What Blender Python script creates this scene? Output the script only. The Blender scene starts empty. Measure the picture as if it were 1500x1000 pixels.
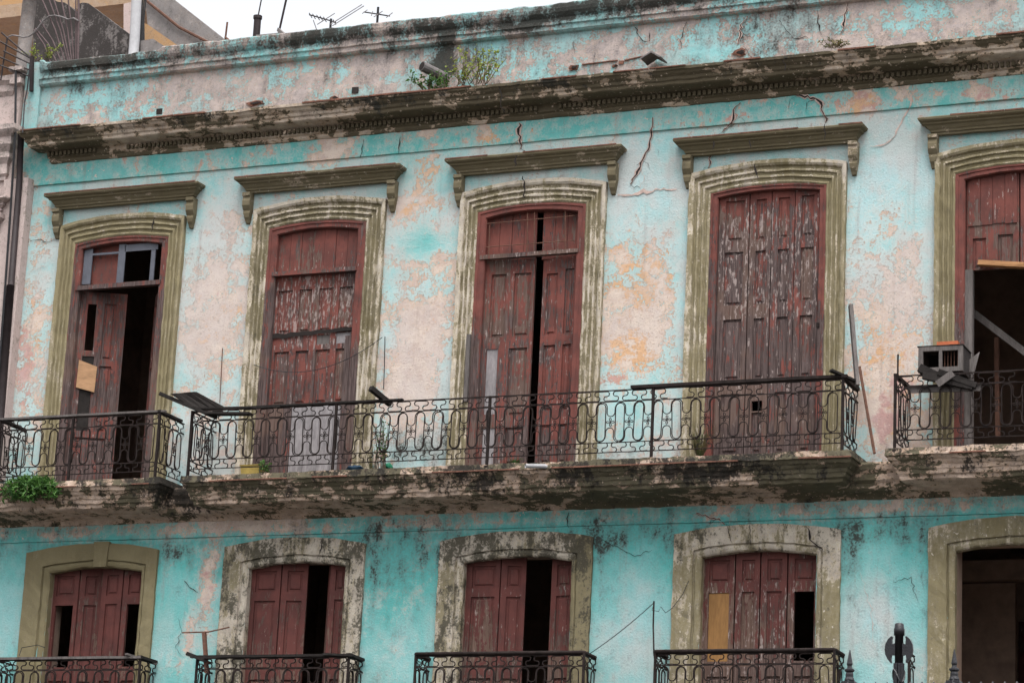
import bpy, math, random
import numpy as np
from mathutils import Vector, Matrix, noise as mn

random.seed(7)
scene = bpy.context.scene
COL = scene.collection

# ------------------------------------------------------------------ camera
YAW, PITCH, ROLL, FPX, DIST = math.radians(-23.28), math.radians(14.49), math.radians(2.80), 3940.0, 38.0
FW = Vector((math.sin(YAW)*math.cos(PITCH), math.cos(YAW)*math.cos(PITCH), math.sin(PITCH)))
R0 = Vector((math.cos(YAW), -math.sin(YAW), 0)); U0 = R0.cross(FW)
RT = math.cos(ROLL)*R0 + math.sin(ROLL)*U0
UP = -math.sin(ROLL)*R0 + math.cos(ROLL)*U0
CAM = -FW*DIST; CAM.z = 1.65
cd = bpy.data.cameras.new('camera'); cam = bpy.data.objects.new('camera', cd); COL.objects.link(cam)
cd.sensor_width = 36; cd.lens = FPX/1500*36; cd.clip_start = .5; cd.clip_end = 3000
cam.matrix_world = Matrix(((RT.x, UP.x, -FW.x, CAM.x), (RT.y, UP.y, -FW.y, CAM.y), (RT.z, UP.z, -FW.z, CAM.z), (0, 0, 0, 1)))
scene.camera = cam

def P(px, py, Y=0.0):
    """where the sight line of a photo pixel meets the vertical plane y = Y"""
    d = FW + RT*((px-750)/FPX) - UP*((py-500)/FPX)
    return CAM + d*((Y-CAM.y)/d.y)

# ------------------------------------------------------------------ world, sun, exposure
SUN_EL, SUN_AZ = math.radians(68), math.radians(150)       # azimuth clockwise from +Y: behind and right of the camera
w = bpy.data.worlds.new('World'); scene.world = w; w.use_nodes = True
nt = w.node_tree
bg = nt.nodes['Background']
sky = nt.nodes.new('ShaderNodeTexSky'); sky.sky_type = 'NISHITA'; sky.sun_disc = False
sky.sun_elevation = SUN_EL; sky.sun_rotation = SUN_AZ; sky.air_density = 1.0; sky.dust_density = 6.0; sky.ozone_density = 1.0
hs = nt.nodes.new('ShaderNodeHueSaturation'); hs.inputs['Saturation'].default_value = .16; hs.inputs['Value'].default_value = 1.4
nt.links.new(sky.outputs[0], hs.inputs['Color']); nt.links.new(hs.outputs[0], bg.inputs['Color'])
bg.inputs['Strength'].default_value = .15
sl = bpy.data.lights.new('sun', 'SUN'); sl.energy = 1.5; sl.angle = math.radians(35); sl.color = (1, .96, .9)
so = bpy.data.objects.new('sun', sl); COL.objects.link(so)
sd = Vector((math.sin(SUN_AZ)*math.cos(SUN_EL), math.cos(SUN_AZ)*math.cos(SUN_EL), math.sin(SUN_EL)))
so.rotation_euler = sd.to_track_quat('Z', 'Y').to_euler(); so.location = (0, -20, 40)
vs = scene.view_settings
vs.view_transform = 'Standard'; vs.look = 'None'; vs.exposure = 0.80; vs.gamma = 1.0; vs.use_curve_mapping = False
scene.cycles.use_denoising = True
scene.cycles.max_bounces = 6

# ------------------------------------------------------------------ node helper
class NT:
    def __init__(s, name, rough=.9, spec=.2):
        s.m = bpy.data.materials.new(name); s.m.use_nodes = True; s.t = s.m.node_tree
        s.b = s.t.nodes['Principled BSDF']; s.b.inputs['Roughness'].default_value = rough
        s.b.inputs['Specular IOR Level'].default_value = spec
        s.geo = s.t.nodes.new('ShaderNodeNewGeometry')
    def link(s, a, b): s.t.links.new(a, b)
    def put(s, sock, v):
        if isinstance(v, (int, float)): sock.default_value = v
        elif isinstance(v, (tuple, list)):
            sock.default_value = tuple(v) + (1,) if len(v) == 3 and len(sock.default_value) == 4 else tuple(v)
        else: s.link(v, sock)
    def pos(s, scale=(1, 1, 1), off=(0, 0, 0)):
        n = s.t.nodes.new('ShaderNodeMapping'); s.link(s.geo.outputs['Position'], n.inputs[0])
        n.inputs['Scale'].default_value = scale; n.inputs['Location'].default_value = off
        return n.outputs[0]
    def noise(s, scale, detail=6, rough=.6, vec=None, dist=0.0):
        n = s.t.nodes.new('ShaderNodeTexNoise'); n.inputs['Scale'].default_value = scale; n.inputs['Detail'].default_value = detail
        n.inputs['Roughness'].default_value = rough; n.inputs['Distortion'].default_value = dist
        s.link(vec if vec is not None else s.pos(), n.inputs['Vector']); return n.outputs['Fac']
    def math(s, op, a, b=0.0, c=0.0, clamp=False):
        n = s.t.nodes.new('ShaderNodeMath'); n.operation = op; n.use_clamp = clamp
        for i, v in enumerate((a, b, c)): s.put(n.inputs[i], v)
        return n.outputs[0]
    def add(s, *xs):
        r = xs[0]
        for x in xs[1:]: r = s.math('ADD', r, x)
        return r
    def cen(s, x, k): return s.math('MULTIPLY_ADD', x, k, -.5*k)          # (x-.5)*k
    def step(s, x, lo, hi):
        n = s.t.nodes.new('ShaderNodeMapRange'); n.interpolation_type = 'SMOOTHSTEP'
        s.put(n.inputs[0], x); n.inputs[1].default_value = lo; n.inputs[2].default_value = hi; return n.outputs[0]
    def mix(s, f, a, b):
        n = s.t.nodes.new('ShaderNodeMix'); n.data_type = 'RGBA'; s.put(n.inputs[0], f); s.put(n.inputs[6], a); s.put(n.inputs[7], b); return n.outputs[2]
    def attr(s, name):
        n = s.t.nodes.new('ShaderNodeAttribute'); n.attribute_name = name; return n.outputs['Fac']
    def rnd(s):
        n = s.t.nodes.new('ShaderNodeObjectInfo'); return n.outputs['Random']
    def done(s, col, h=None, strength=.5, dist=.02):
        s.put(s.b.inputs['Base Color'], col)
        if h is not None:
            n = s.t.nodes.new('ShaderNodeBump'); n.inputs['Strength'].default_value = strength; n.inputs['Distance'].default_value = dist
            s.link(h, n.inputs['Height']); s.link(n.outputs[0], s.b.inputs['Normal'])
        return s.m

def painted_plaster(name, sat, pale, cream, grey, orange, pink, moldc=(.03, .03, .026), under=None, k=(1.3, 1.15, .6, .4), thin_k=.62, vec=(1, 1, 1), soft_k=.72, relief=.55, mh=(.52, .8), fade=0.0, chalk=(.42, .375, .36)):
    """old paint coming off plaster; the attributes say how much of it is gone, stained or bleached at a place"""
    m = NT(name)
    big = m.noise(.9, 5, .55); n1 = m.noise(2.3, 8, .66, m.pos(vec), dist=.3); n2 = m.noise(8.5, 6, .65, m.pos(vec)); n3 = m.noise(34, 4, .6)
    alt = m.noise(1.7, 6, .6, m.pos(off=(31, 7, 13))); alt2 = m.noise(5.5, 7, .65, m.pos(off=(3, 17, 41)))
    streak = m.noise(1, 6, .65, m.pos((9, 9, .9)))
    tone = m.math('ADD', m.attr('tone'), m.add(m.cen(alt, 1.0), m.cen(n2, .5), m.cen(streak, .35)), clamp=True)
    paint = m.mix(tone, sat, pale)
    paint = m.mix(m.step(m.add(m.cen(n2, 1.0), m.cen(streak, .8)), .05, .5), paint, tuple(c*.72 for c in sat))
    pv = m.add(m.attr('peel'), m.cen(n1, k[0]), m.cen(n2, k[1]), m.cen(n3, k[2]), m.cen(big, k[3]))
    mask = m.step(pv, .485, .515)
    thin = m.math('MULTIPLY', m.step(pv, .12, .52), thin_k)
    plaster = m.mix(m.step(alt2, .36, .64), cream, grey)
    plaster = m.mix(m.step(m.add(m.attr('orange'), m.cen(alt2, 1.5), m.cen(n3, .5)), .47, .62), plaster, orange)
    plaster = m.mix(m.math('MULTIPLY', m.step(m.add(m.attr('pink'), m.cen(alt, 1.5), m.cen(n2, .6)), .45, .6), .85), plaster, pink)
    rim = m.math('MULTIPLY', m.math('MULTIPLY', m.step(pv, .47, .53), m.step(pv, .68, .52)), .35)
    plaster = m.mix(rim, plaster, orange)
    plaster = m.mix(m.step(n3, .58, .75), plaster, tuple(c*.68 for c in grey))
    col = m.mix(thin, paint, m.mix(.5, m.mix(.5, paint, pale), cream)); col = m.mix(mask, col, plaster)
    chips = m.math('MULTIPLY', m.step(m.noise(16, 3, .6, m.pos(off=(5, 5, 5))), .66, .69), m.step(m.attr('peel'), .05, .4))
    col = m.mix(chips, col, cream)
    if fade:
        soft2 = m.noise(.75, 4, .55, m.pos(off=(11, 3, 27))); soft3 = m.noise(3.4, 6, .6, m.pos((1, 1, .6), (1, 30, 2)))
        col = m.mix(m.math('MULTIPLY', m.math('MULTIPLY', m.step(m.add(soft2, m.cen(soft3, .7)), .40, .66), m.step(m.attr('tone'), -.05, .75)), fade*1.15), col, chalk)
        rain = m.noise(1, 5, .6, m.pos((6.5, 6.5, .33), (2, 2, 9)))
        col = m.mix(m.math('MULTIPLY', m.step(m.add(rain, m.cen(n2, .3)), .54, .74), fade*.7), col, tuple(c*.55 for c in grey))
    mo = m.attr('mold')
    mv = m.add(mo, m.cen(m.noise(3.1, 9, .74, m.pos((1.3, 1, .9), (9, 2, 5))), 1.9), m.cen(streak, .7), m.cen(n3, .8))
    soft = m.math('MULTIPLY', m.step(mv, .08, .8), soft_k); hard = m.math('MULTIPLY', m.step(mv, *mh), .9)
    col = m.mix(soft, col, tuple(.5*a+.5*b for a, b in zip(moldc, grey)) if under is None else under)
    col = m.mix(hard, col, moldc)
    col = m.mix(m.math('MULTIPLY', m.step(m.noise(55, 2, .5), .62, .7), .5), col, tuple(c*.4 for c in grey))
    h = m.add(m.math('MULTIPLY', mask, -.5), m.math('MULTIPLY', n3, .35), m.math('MULTIPLY', n2, .5), m.math('MULTIPLY', chips, -.3))
    return m.done(col, h, relief, .018)

CREAM, GREYP, ORANGE, PINK = (.49, .41, .355), (.40, .32, .285), (.48, .30, .175), (.37, .21, .20)
M = {}
M['wall'] = painted_plaster('turquoise_plaster', (.088, .335, .32), (.33, .465, .48), CREAM, GREYP, ORANGE, PINK, under=(.085, .11, .105), thin_k=.7, mh=(.5, .78), k=(1.5, .95, .45, .7), fade=.5, relief=.8)
M['parapet'] = painted_plaster('parapet_plaster', (.11, .35, .35), (.25, .42, .44), (.38, .32, .295), (.27, .235, .23), (.38, .26, .17), (.34, .22, .2), under=(.075, .068, .066), k=(1.5, .9, .5, .6), thin_k=.4, soft_k=.8, relief=.8, fade=.5, chalk=(.30, .26, .245))
M['trim'] = painted_plaster('olive_trim', (.098, .081, .048), (.160, .134, .082), (.40, .35, .285), (.27, .235, .19), (.33, .22, .12), (.29, .19, .17), under=(.05, .046, .035), k=(1.5, .9, .5, .8), thin_k=.15, vec=(.6, 1, 1.6), soft_k=.5, mh=(.46, .7))
M['architrave'] = painted_plaster('olive_architrave', (.122, .102, .056), (.235, .20, .118), (.43, .385, .32), (.33, .29, .245), (.33, .26, .13), (.34, .27, .23), moldc=(.05, .045, .032), under=(.10, .09, .07), k=(1.3, 1.1, .8, .8), thin_k=.35, soft_k=.4, mh=(.44, .66), vec=(1.7, 1.2, .5))
M['cornice'] = painted_plaster('olive_cornice', (.068, .054, .034), (.110, .091, .058), (.44, .365, .295), (.31, .25, .205), (.40, .25, .13), (.30, .21, .18), under=(.035, .031, .026), k=(1.8, 1.1, .4, .9), thin_k=.05, vec=(.7, 1, 1.4), soft_k=.35, relief=1.0, mh=(.44, .62))
M['slab'] = painted_plaster('slab_plaster', (.058, .050, .030), (.095, .084, .054), (.44, .34, .275), (.33, .25, .20), (.38, .23, .12), (.27, .18, .16), moldc=(.018, .016, .014), under=(.04, .035, .03), k=(1.7, 1.5, .6, .7), thin_k=.08, vec=(.75, 1, 1.3), soft_k=.5, relief=1.2, mh=(.42, .58))
M['pinkwall'] = painted_plaster('pink_plaster', (0.374, 0.288, 0.274), (0.418, 0.346, 0.324), (0.302, 0.259, 0.238), (0.238, 0.209, 0.194), (0.324, 0.252, 0.202), (0.360, 0.245, 0.238))
M['concrete'] = painted_plaster('grimy_concrete', (0.112, 0.101, 0.098), (0.182, 0.168, 0.164), (0.252, 0.231, 0.224), (0.154, 0.140, 0.136), (0.210, 0.154, 0.119), (0.210, 0.168, 0.161), moldc=(.022, .019, .018))
M['ochre'] = painted_plaster('ochre_plaster', (0.302, 0.180, 0.086), (0.360, 0.230, 0.122), (0.288, 0.216, 0.158), (0.259, 0.180, 0.122), (0.324, 0.202, 0.101), (0.324, 0.202, 0.144))

def simple(name, col, var=.25, scale=6, rough=.85, spec=.2, metal=0, bump=.3, vec=(1, 1, 1)):
    m = NT(name, rough, spec); m.b.inputs['Metallic'].default_value = metal
    n = m.noise(scale, 6, .65, m.pos(vec)); k = m.noise(scale*5, 4, .6, m.pos(vec))
    f = m.step(m.add(m.cen(n, 1.0), m.cen(k, .6)), -.4, .4)
    c = m.mix(f, tuple(x*(1-var) for x in col), tuple(min(1, x*(1+var)) for x in col))
    c = m.mix(m.math('MULTIPLY', m.rnd(), .25), c, tuple(x*.6 for x in col))
    return m.done(c, k, bump, .01)

def old_wood(name, paint, paint2, bare1, bare2, scrape, base=0.0):
    m = NT(name, .8, .25)
    g = m.noise(1, 7, .7, m.pos((13, 13, 1.6))); g2 = m.noise(1, 6, .65, m.pos((60, 60, 3.0))); n1 = m.noise(3.2, 6, .6); n3 = m.noise(26, 5, .65, m.pos((1, 1, .45)))
    r = m.rnd()
    pv = m.add(m.attr('bare'), m.cen(g, 1.7), m.cen(n1, .8), m.cen(n3, 1.1), m.cen(m.noise(1, 4, .6, m.pos((40, 40, 1.4), (3, 3, 3))), 1.2), m.cen(r, .22), base)
    mask = m.step(pv, .46, .54)
    pc = m.mix(m.step(n1, .35, .65), paint, paint2)
    pc = m.mix(m.math('MULTIPLY', m.step(g2, .5, .72), .45), pc, tuple(x*.5 for x in paint))
    wood = m.mix(m.step(g2, .33, .68), bare1, bare2)
    wood = m.mix(m.math('MULTIPLY', m.step(m.add(m.noise(1.3, 3, .5, m.pos(off=(4, 4, 8))), m.cen(r, .3)), .5, .66), .3), wood, (.16, .095, .065))
    sc = m.math('MULTIPLY', m.step(m.add(m.cen(n3, 1.1), m.cen(m.noise(1, 5, .7, m.pos((34, 34, 4), (2, 8, 1))), 1.5), m.attr('scrape')), .27, .36), .7)
    col = m.mix(mask, pc, wood); col = m.mix(sc, col, scrape)
    h = m.add(m.math('MULTIPLY', mask, -.4), m.math('MULTIPLY', g2, .8))
    return m.done(col, h, .6, .012)

BARE1, BARE2, SCR = (.032, .020, .019), (.098, .070, .066), (.30, .245, .23)
M['door'] = old_wood('red_door_wood', (.140, .043, .034), (.085, .030, .025), BARE1, BARE2, SCR, .1)
M['doorlow'] = old_wood('dark_red_door_wood', (.105, .034, .029), (.072, .025, .022), (.05, .030, .026), (.12, .08, .068), SCR, -.04)
M['greywood'] = simple('grey_wood', (0.094, 0.083, 0.079), .5, 2, .85, bump=.6, vec=(6, 6, 1))
M['darkwood'] = simple('dark_weathered_wood', (.014, .0115, .0105), .6, 3, .85, bump=.6, vec=(3, 3, 3))
M['cratewood'] = simple('weathered_crate_wood', (.035, .030, .030), .5, 3, .85, bump=.6, vec=(6, 6, 2))
M['palewood'] = simple('pale_board', (.20, .185, .19), .45, 3, .8, vec=(4, 4, 1))
M['ply'] = simple('plywood', (.30, .175, .095), .3, 2, .75, vec=(2, 2, 8))
M['plyorange'] = simple('orange_plywood', (.24, .125, .045), .35, 2, .7, vec=(6, 6, 1))
M['beam'] = simple('orange_timber', (.32, .165, .075), .4, 3, .7, vec=(1, 1, 9))
M['iron'] = simple('black_iron', (.017, .012, .011), .8, 10, .75, .12)
M['rust'] = simple('rusty_iron', (.10, .05, .035), .5, 18, .8)
M['fence'] = simple('black_gloss_iron', (.010, .010, .013), .3, 20, .4, .35)
M['rod'] = simple('rusty_purple_rod', (.085, .06, .062), .4, 8)
M['steel'] = simple('grey_painted_steel', (.075, .08, .10), .25, 6, .5, .4)
M['pipe'] = simple('pale_pipe', (0.375, 0.375, 0.390), .15, 4, .6)
M['drain'] = simple('dark_drainpipe', (.022, .016, .017), .4, 5, .6, .2)
M['claypipe'] = simple('grey_clay_pipe', (.13, .12, .12), .4, 8)
M['cable'] = simple('black_cable', (.02, .02, .022), .2, 5, .5)
M['room'] = simple('dim_room_plaster', (.26, .185, .145), .4, 1.3)
M['crack'] = simple('crack_gap', (.016, .012, .011), .5, 12)
M['crackpink'] = simple('crack_lip_plaster', (.42, .32, .285), .35, 12)
M['brick'] = simple('terracotta', (0.336, 0.096, 0.044), .35, 9)
M['tile'] = simple('old_tile', (.13, .06, .042), .7, 9)
M['yellow'] = simple('yellow_plastic', (.30, .22, .06), .3, 6, .6)
M['blue'] = simple('blue_plastic', (.02, .05, .09), .4, 12, .5)
M['green'] = simple('green_plastic', (.02, .18, .10), .3, 9, .5)
M['asphalt'] = simple('asphalt', (.05, .05, .052), .3, 3)
M['paving'] = simple('paving', (.10, .095, .085), .25, 2)
M['stone'] = simple('grey_stone', (.3, .28, .26), .3, 4)

def foliage(name, c1, c2):
    m = NT(name, .6, .3); f = m.noise(9, 3, .6)
    c = m.mix(m.step(m.add(f, m.cen(m.noise(40, 2, .5), .6)), .35, .65), c1, c2)
    tr = m.t.nodes.new('ShaderNodeBsdfTranslucent'); m.link(c, tr.inputs[0])
    mx = m.t.nodes.new('ShaderNodeMixShader'); mx.inputs[0].default_value = .3
    out = m.t.nodes['Material Output']; m.link(m.b.outputs[0], mx.inputs[1]); m.link(tr.outputs[0], mx.inputs[2]); m.link(mx.outputs[0], out.inputs[0])
    return m.done(c)
M['leafdark'] = foliage('dark_leaf', (.022, .065, .014), (.07, .16, .03))
M['leafyellow'] = foliage('yellow_green_leaf', (.10, .14, .03), (.30, .34, .06))
M['leafdry'] = foliage('dry_grass', (.045, .07, .02), (.20, .16, .08))
M['stem'] = simple('plant_stem', (.09, .07, .05), .4, 9)

# ------------------------------------------------------------------ wear maps (photo pixel, radius in pixels, amount)
BL_WALL = []
def bl(ch, *rows):
    for (px, py, rx, ry, v) in rows:
        c = P(px, py); BL_WALL.append((ch, c.x, c.z, rx*.0104, ry*.0100, v))
bl('peel', (40, 545, 30, 65, .26), (55, 465, 14, 30, .25), (315, 480, 42, 110, .30), (335, 400, 25, 50, .15), (290, 330, 30, 30, -.2),
   (610, 270, 35, 55, .18), (625, 355, 45, 22, -.35), (615, 480, 45, 85, .42), (600, 560, 40, 50, .3), (656, 555, 12, 40, -.35), (650, 470, 10, 50, -.2),
   (940, 270, 60, 60, -.4), (945, 400, 48, 42, .22), (930, 480, 50, 55, .42), (935, 540, 50, 35, .18), (1000, 400, 9, 120, -.35), (935, 620, 50, 40, -.1),
   (1300, 240, 60, 45, -.38), (1305, 430, 60, 90, .20), (1310, 540, 55, 60, .30), (1300, 620, 30, 45, .35), (1360, 330, 10, 90, -.3), (1250, 400, 9, 90, -.15),
   (490, 225, 36, 20, .5), (230, 248, 60, 18, -.2), (1270, 150, 22, 16, .4), (1320, 140, 18, 16, .3), (730, 200, 40, 14, .25), (1440, 135, 25, 20, .3), (870, 180, 60, 20, -.15),
   (600, 640, 60, 30, .1), (20, 400, 30, 60, -.15),
   # lower storey
   (303, 870, 14, 75, .56), (318, 800, 30, 25, .3), (278, 930, 10, 40, .55), (262, 980, 12, 20, .3), (240, 860, 35, 60, -.15), (590, 850, 45, 60, -.05), (610, 870, 12, 20, .2), (560, 770, 200, 12, .1),
   (930, 870, 60, 90, -.4), (1290, 880, 60, 90, -.4), (20, 880, 40, 90, -.35), (90, 780, 110, 16, .02), (330, 765, 50, 14, .3), (1330, 745, 90, 14, .28), (1150, 755, 90, 14, .1), (400, 775, 60, 16, .4))
bl('orange', (620, 260, 40, 60, .3), (940, 400, 50, 50, .32), (935, 520, 50, 40, .3), (1310, 520, 60, 70, .22), (730, 205, 50, 20, .5), (55, 470, 20, 40, .2), (330, 470, 30, 60, .12), (1265, 150, 30, 20, .4), (800, 195, 40, 20, .4))
bl('pink', (40, 550, 30, 60, .5), (25, 480, 30, 40, .35), (975, 400, 16, 18, .3), (895, 555, 25, 14, .35), (1300, 600, 30, 60, .4), (1300, 385, 16, 30, .25), (310, 840, 25, 40, .4), (275, 400, 10, 60, .1), (1150, 160, 120, 30, .2))
bl('mold', (600, 655, 70, 30, .62), (650, 640, 20, 50, .3), (920, 665, 60, 10, .4), (310, 660, 40, 25, .4), (1320, 640, 30, 22, .3), (590, 840, 55, 70, .26), (545, 850, 14, 90, .28), (650, 850, 8, 90, .3), (640, 800, 30, 30, .15), (882, 815, 18, 65, .36), (978, 800, 12, 60, .24), (930, 790, 70, 10, .2),
   (1243, 820, 16, 70, .38), (1353, 820, 12, 70, .3), (1300, 790, 70, 12, .2), (250, 815, 25, 20, .3), (540, 780, 60, 25, .1), (930, 765, 70, 14, .15), (1300, 770, 70, 14, .15), (310, 880, 20, 60, .1), (625, 690, 60, 14, .2), (50, 775, 60, 14, .05))
bl('tone', (620, 355, 45, 30, -.6), (610, 240, 40, 40, -.3), (940, 230, 60, 60, .25), (1300, 250, 60, 60, .25), (310, 330, 40, 60, .1), (575, 850, 60, 60, -.35), (930, 900, 40, 90, .32), (1290, 900, 40, 90, .32), (15, 880, 40, 90, .32), (265, 900, 25, 60, .05), (950, 610, 40, 50, -.1), (1270, 930, 40, 60, .1))

def base_wall(x, z):
    d = dict(peel=.38, mold=-.06, tone=.82, orange=.30, pink=.18)
    if z > 14.10: d.update(peel=.33, tone=.10, orange=.22, pink=.30)
    elif z > 13.45: d.update(peel=.28, tone=.6)
    elif z < 8.48: d.update(peel=.12, tone=-.04 + .40*min(1, max(0, (8.3-z)/1.2)), orange=.1, mold=.04+.24*max(0, min(1, (z-7.8)/.5)))  # tone: deeper lower-storey paint, with its dimmer light put into the colour
    elif z < 8.75: d.update(peel=.37, tone=-.35, mold=.24)
    return d
def base_parapet(x, z):
    top = max(0, min(1, (z-15.7)/.2))
    return dict(peel=.50-.05*top, mold=.20+.30*top, tone=.55-.2*top, orange=.16, pink=.12)
BL_PAR = []
def blp(ch, *rows):
    for (px, py, rx, ry, v) in rows:
        c = P(px, py); BL_PAR.append((ch, c.x, c.z, rx*.0104, ry*.0100, v))
blp('mold', (655, 80, 14, 40, .5), (640, 100, 16, 20, .3), (705, 85, 30, 16, .3), (150, 92, 120, 12, .35), (470, 58, 60, 12, .35), (640, 45, 60, 12, .3), (780, 40, 60, 14, .4), (900, 10, 120, 12, .35), (1150, 30, 40, 30, .35), (1140, 75, 30, 15, .25), (650, 90, 30, 25, .3), (700, 90, 40, 30, .15), (115, 130, 16, 12, .4), (180, 145, 10, 18, .4), (480, 110, 16, 20, .25), (560, 85, 50, 14, .25), (760, 70, 25, 22, .25), (1080, 45, 40, 25, .2))
blp('peel', (150, 130, 80, 30, -.16), (300, 120, 60, 30, .12), (500, 110, 80, 30, .12), (560, 100, 40, 40, .1), (730, 65, 40, 20, -.25), (860, 40, 60, 16, -.2), (880, 80, 80, 20, .15), (1040, 80, 50, 10, -.3), (1100, 45, 25, 30, -.1), (1280, 30, 90, 40, .05), (1450, 20, 50, 30, .05), (1350, 60, 80, 20, .2))
def base_cornice(x, z): return dict(peel=.37 if x > -2.4 else .46, mold=.12 if z < 14.7 else .28, tone=.45, orange=.2, pink=.1)
def base_slab(x, z):
    return dict(peel=(.52 if z < 8.83 else .47) if z < 9.1 else .5, mold=.28 if z > 8.86 else .20, tone=.45, orange=.2, pink=.08)
BL_COR = []
for (ch, px, py, rx, ry, v) in (('peel', 200, 195, 90, 20, .22), ('peel', 350, 185, 80, 20, .2), ('peel', 480, 170, 60, 20, .15), ('peel', 640, 150, 60, 10, .1), ('peel', 820, 138, 40, 12, .16), ('peel', 930, 122, 50, 9, .2), ('peel', 1000, 140, 80, 10, -.1), ('peel', 1080, 105, 30, 20, .16), ('peel', 1250, 95, 100, 25, .02),
                                ('peel', 1450, 80, 50, 25, .25), ('mold', 100, 190, 60, 14, .15), ('mold', 560, 150, 60, 14, .35), ('mold', 810, 125, 30, 10, .4), ('mold', 1150, 90, 40, 16, .15), ('mold', 600, 180, 80, 18, .15),
                                ('mold', 300, 175, 50, 12, .2)):
    c = P(px, py, -.3); BL_COR.append((ch, c.x, c.z, rx*.0104, ry*.01, v))
BL_SLAB = []
for (ch, px, py, rx, ry, v) in (('peel', 100, 735, 110, 22, .18), ('peel', 420, 735, 150, 22, .14), ('peel', 700, 730, 60, 20, .1), ('peel', 950, 725, 80, 16, -.22), ('peel', 1080, 725, 60, 16, .16), ('peel', 1150, 690, 60, 14, -.2), ('peel', 1230, 700, 60, 20, -.25), ('peel', 1330, 700, 30, 30, .1),
                                ('peel', 1420, 690, 60, 25, .25), ('peel', 1470, 710, 30, 16, -.3), ('mold', 250, 720, 40, 30, .4), ('mold', 700, 705, 60, 20, .25), ('mold', 850, 700, 40, 16, .25), ('mold', 1080, 690, 80, 16, .3), ('mold', 1000, 690, 60, 14, .25), ('mold', 560, 700, 60, 14, .1)):
    c = P(px, py, -.6); BL_SLAB.append((ch, c.x, c.z, rx*.0104, ry*.01, v))
def base_arch(x, z):
    i = min(range(5), key=lambda k: abs(x-(-6.53, -3.18, .235, 3.72, 7.2)[k]))
    p = (.18, .42, .50, .36, .22)[i]
    top = 1 if z > 13.2 else 0
    p += .16*top if i in (0, 4) else .08*top
    if i == 1 and z < 11.4: p += .12
    if i == 3 and z > 13.15: p += .1
    return dict(peel=p-.06, mold=.10 if i != 1 else .2, tone=(.6, .1, .25, .5, .5)[i], orange=.05, pink=.0)
def base_hood(x, z): return dict(peel=.20 if abs(x+2.7) > 1.8 else .34, mold=.08 if abs(x+2.7) > 1.8 else .22, tone=.45, orange=.05, pink=.0)
def base_low(x, z):
    i = min(range(5), key=lambda k: abs(x-(-6.58, -3.22, .21, 3.7, 7.2)[k]))
    p = (-.05, .62, .52, .32, .22)[i]; mo = (.06, .50, .46, .26, .14)[i]
    if i == 2 and x > 1.05: p -= .45
    if i >= 2 and z > 8.0: p += .22; mo += .12
    if i == 3 and x > 4.5 and z > 7.6: p += .25
    return dict(peel=p, mold=mo, tone=.45 if z < 7.8 else .2, orange=.10, pink=.15)
def base_flat(**k):
    b = dict(peel=.2, mold=.1, tone=.5, orange=.1, pink=.1); b.update(k); return lambda x, z: b

def set_attrs(me, base, blobs, offs=(0, 0, 0)):
    n = len(me.vertices); co = np.empty(n*3, np.float32); me.vertices.foreach_get('co', co); co = co.reshape(-1, 3) + np.array(offs, np.float32)
    vals = {k: np.zeros(n, np.float32) for k in ('peel', 'mold', 'tone', 'orange', 'pink')}
    cache = {}
    for i in range(n):
        b = base(float(co[i, 0]), float(co[i, 2]))
        for k in vals: vals[k][i] = b[k]
    for (ch, x, z, rx, rz, v) in blobs:
        vals[ch] += v*np.exp(-(((co[:, 0]-x)/rx)**2+((co[:, 2]-z)/rz)**2)).astype(np.float32)
    for k, v in vals.items():
        a = me.attributes.new(k, 'FLOAT', 'POINT'); a.data.foreach_set('value', v)

def ridge_wear(o, lo, hi, amount):
    me = o.data; n = len(me.vertices); co = np.empty(n*3, np.float32); me.vertices.foreach_get('co', co); y = co.reshape(-1, 3)[:, 1]
    v = np.empty(n, np.float32); a = me.attributes['peel']; a.data.foreach_get('value', v)
    a.data.foreach_set('value', v + amount*(np.clip((lo-y)/(lo-hi), 0, 1)*2-1).astype(np.float32))

def set_bare(me, f):
    n = len(me.vertices); v = np.array([f(p.co.x, p.co.z) for p in me.vertices], np.float32)
    for k, d in (('bare', v[:, 0]), ('scrape', v[:, 1])):
        a = me.attributes.new(k, 'FLOAT', 'POINT'); a.data.foreach_set('value', np.ascontiguousarray(d))

# ------------------------------------------------------------------ object helpers
def empty(name, parent=None, loc=(0, 0, 0)):
    o = bpy.data.objects.new(name, None); COL.objects.link(o); o.empty_display_size = .2
    o.location = loc
    if parent is not None:
        o.parent = parent; o.location = Vector(loc) - wloc(parent)
    return o
def wloc(o):
    v = Vector(o.location)
    return v + wloc(o.parent) if o.parent else v
def tag(o, label=None, cat=None, group=None, kind=None):
    if label: o['label'] = label
    if cat: o['category'] = cat
    if group: o['group'] = group
    if kind: o['kind'] = kind
    return o
def thing(name, label, cat, loc=(0, 0, 0), group=None): return tag(empty(name, None, loc), label, cat, group)
def copy_part(src, parent, loc, rotz=0, tilt=0):
    o = src.copy(); COL.objects.link(o); o.parent = parent; o.location = Vector(loc) - wloc(parent); o.rotation_euler = (0, tilt, rotz); return o

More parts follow.
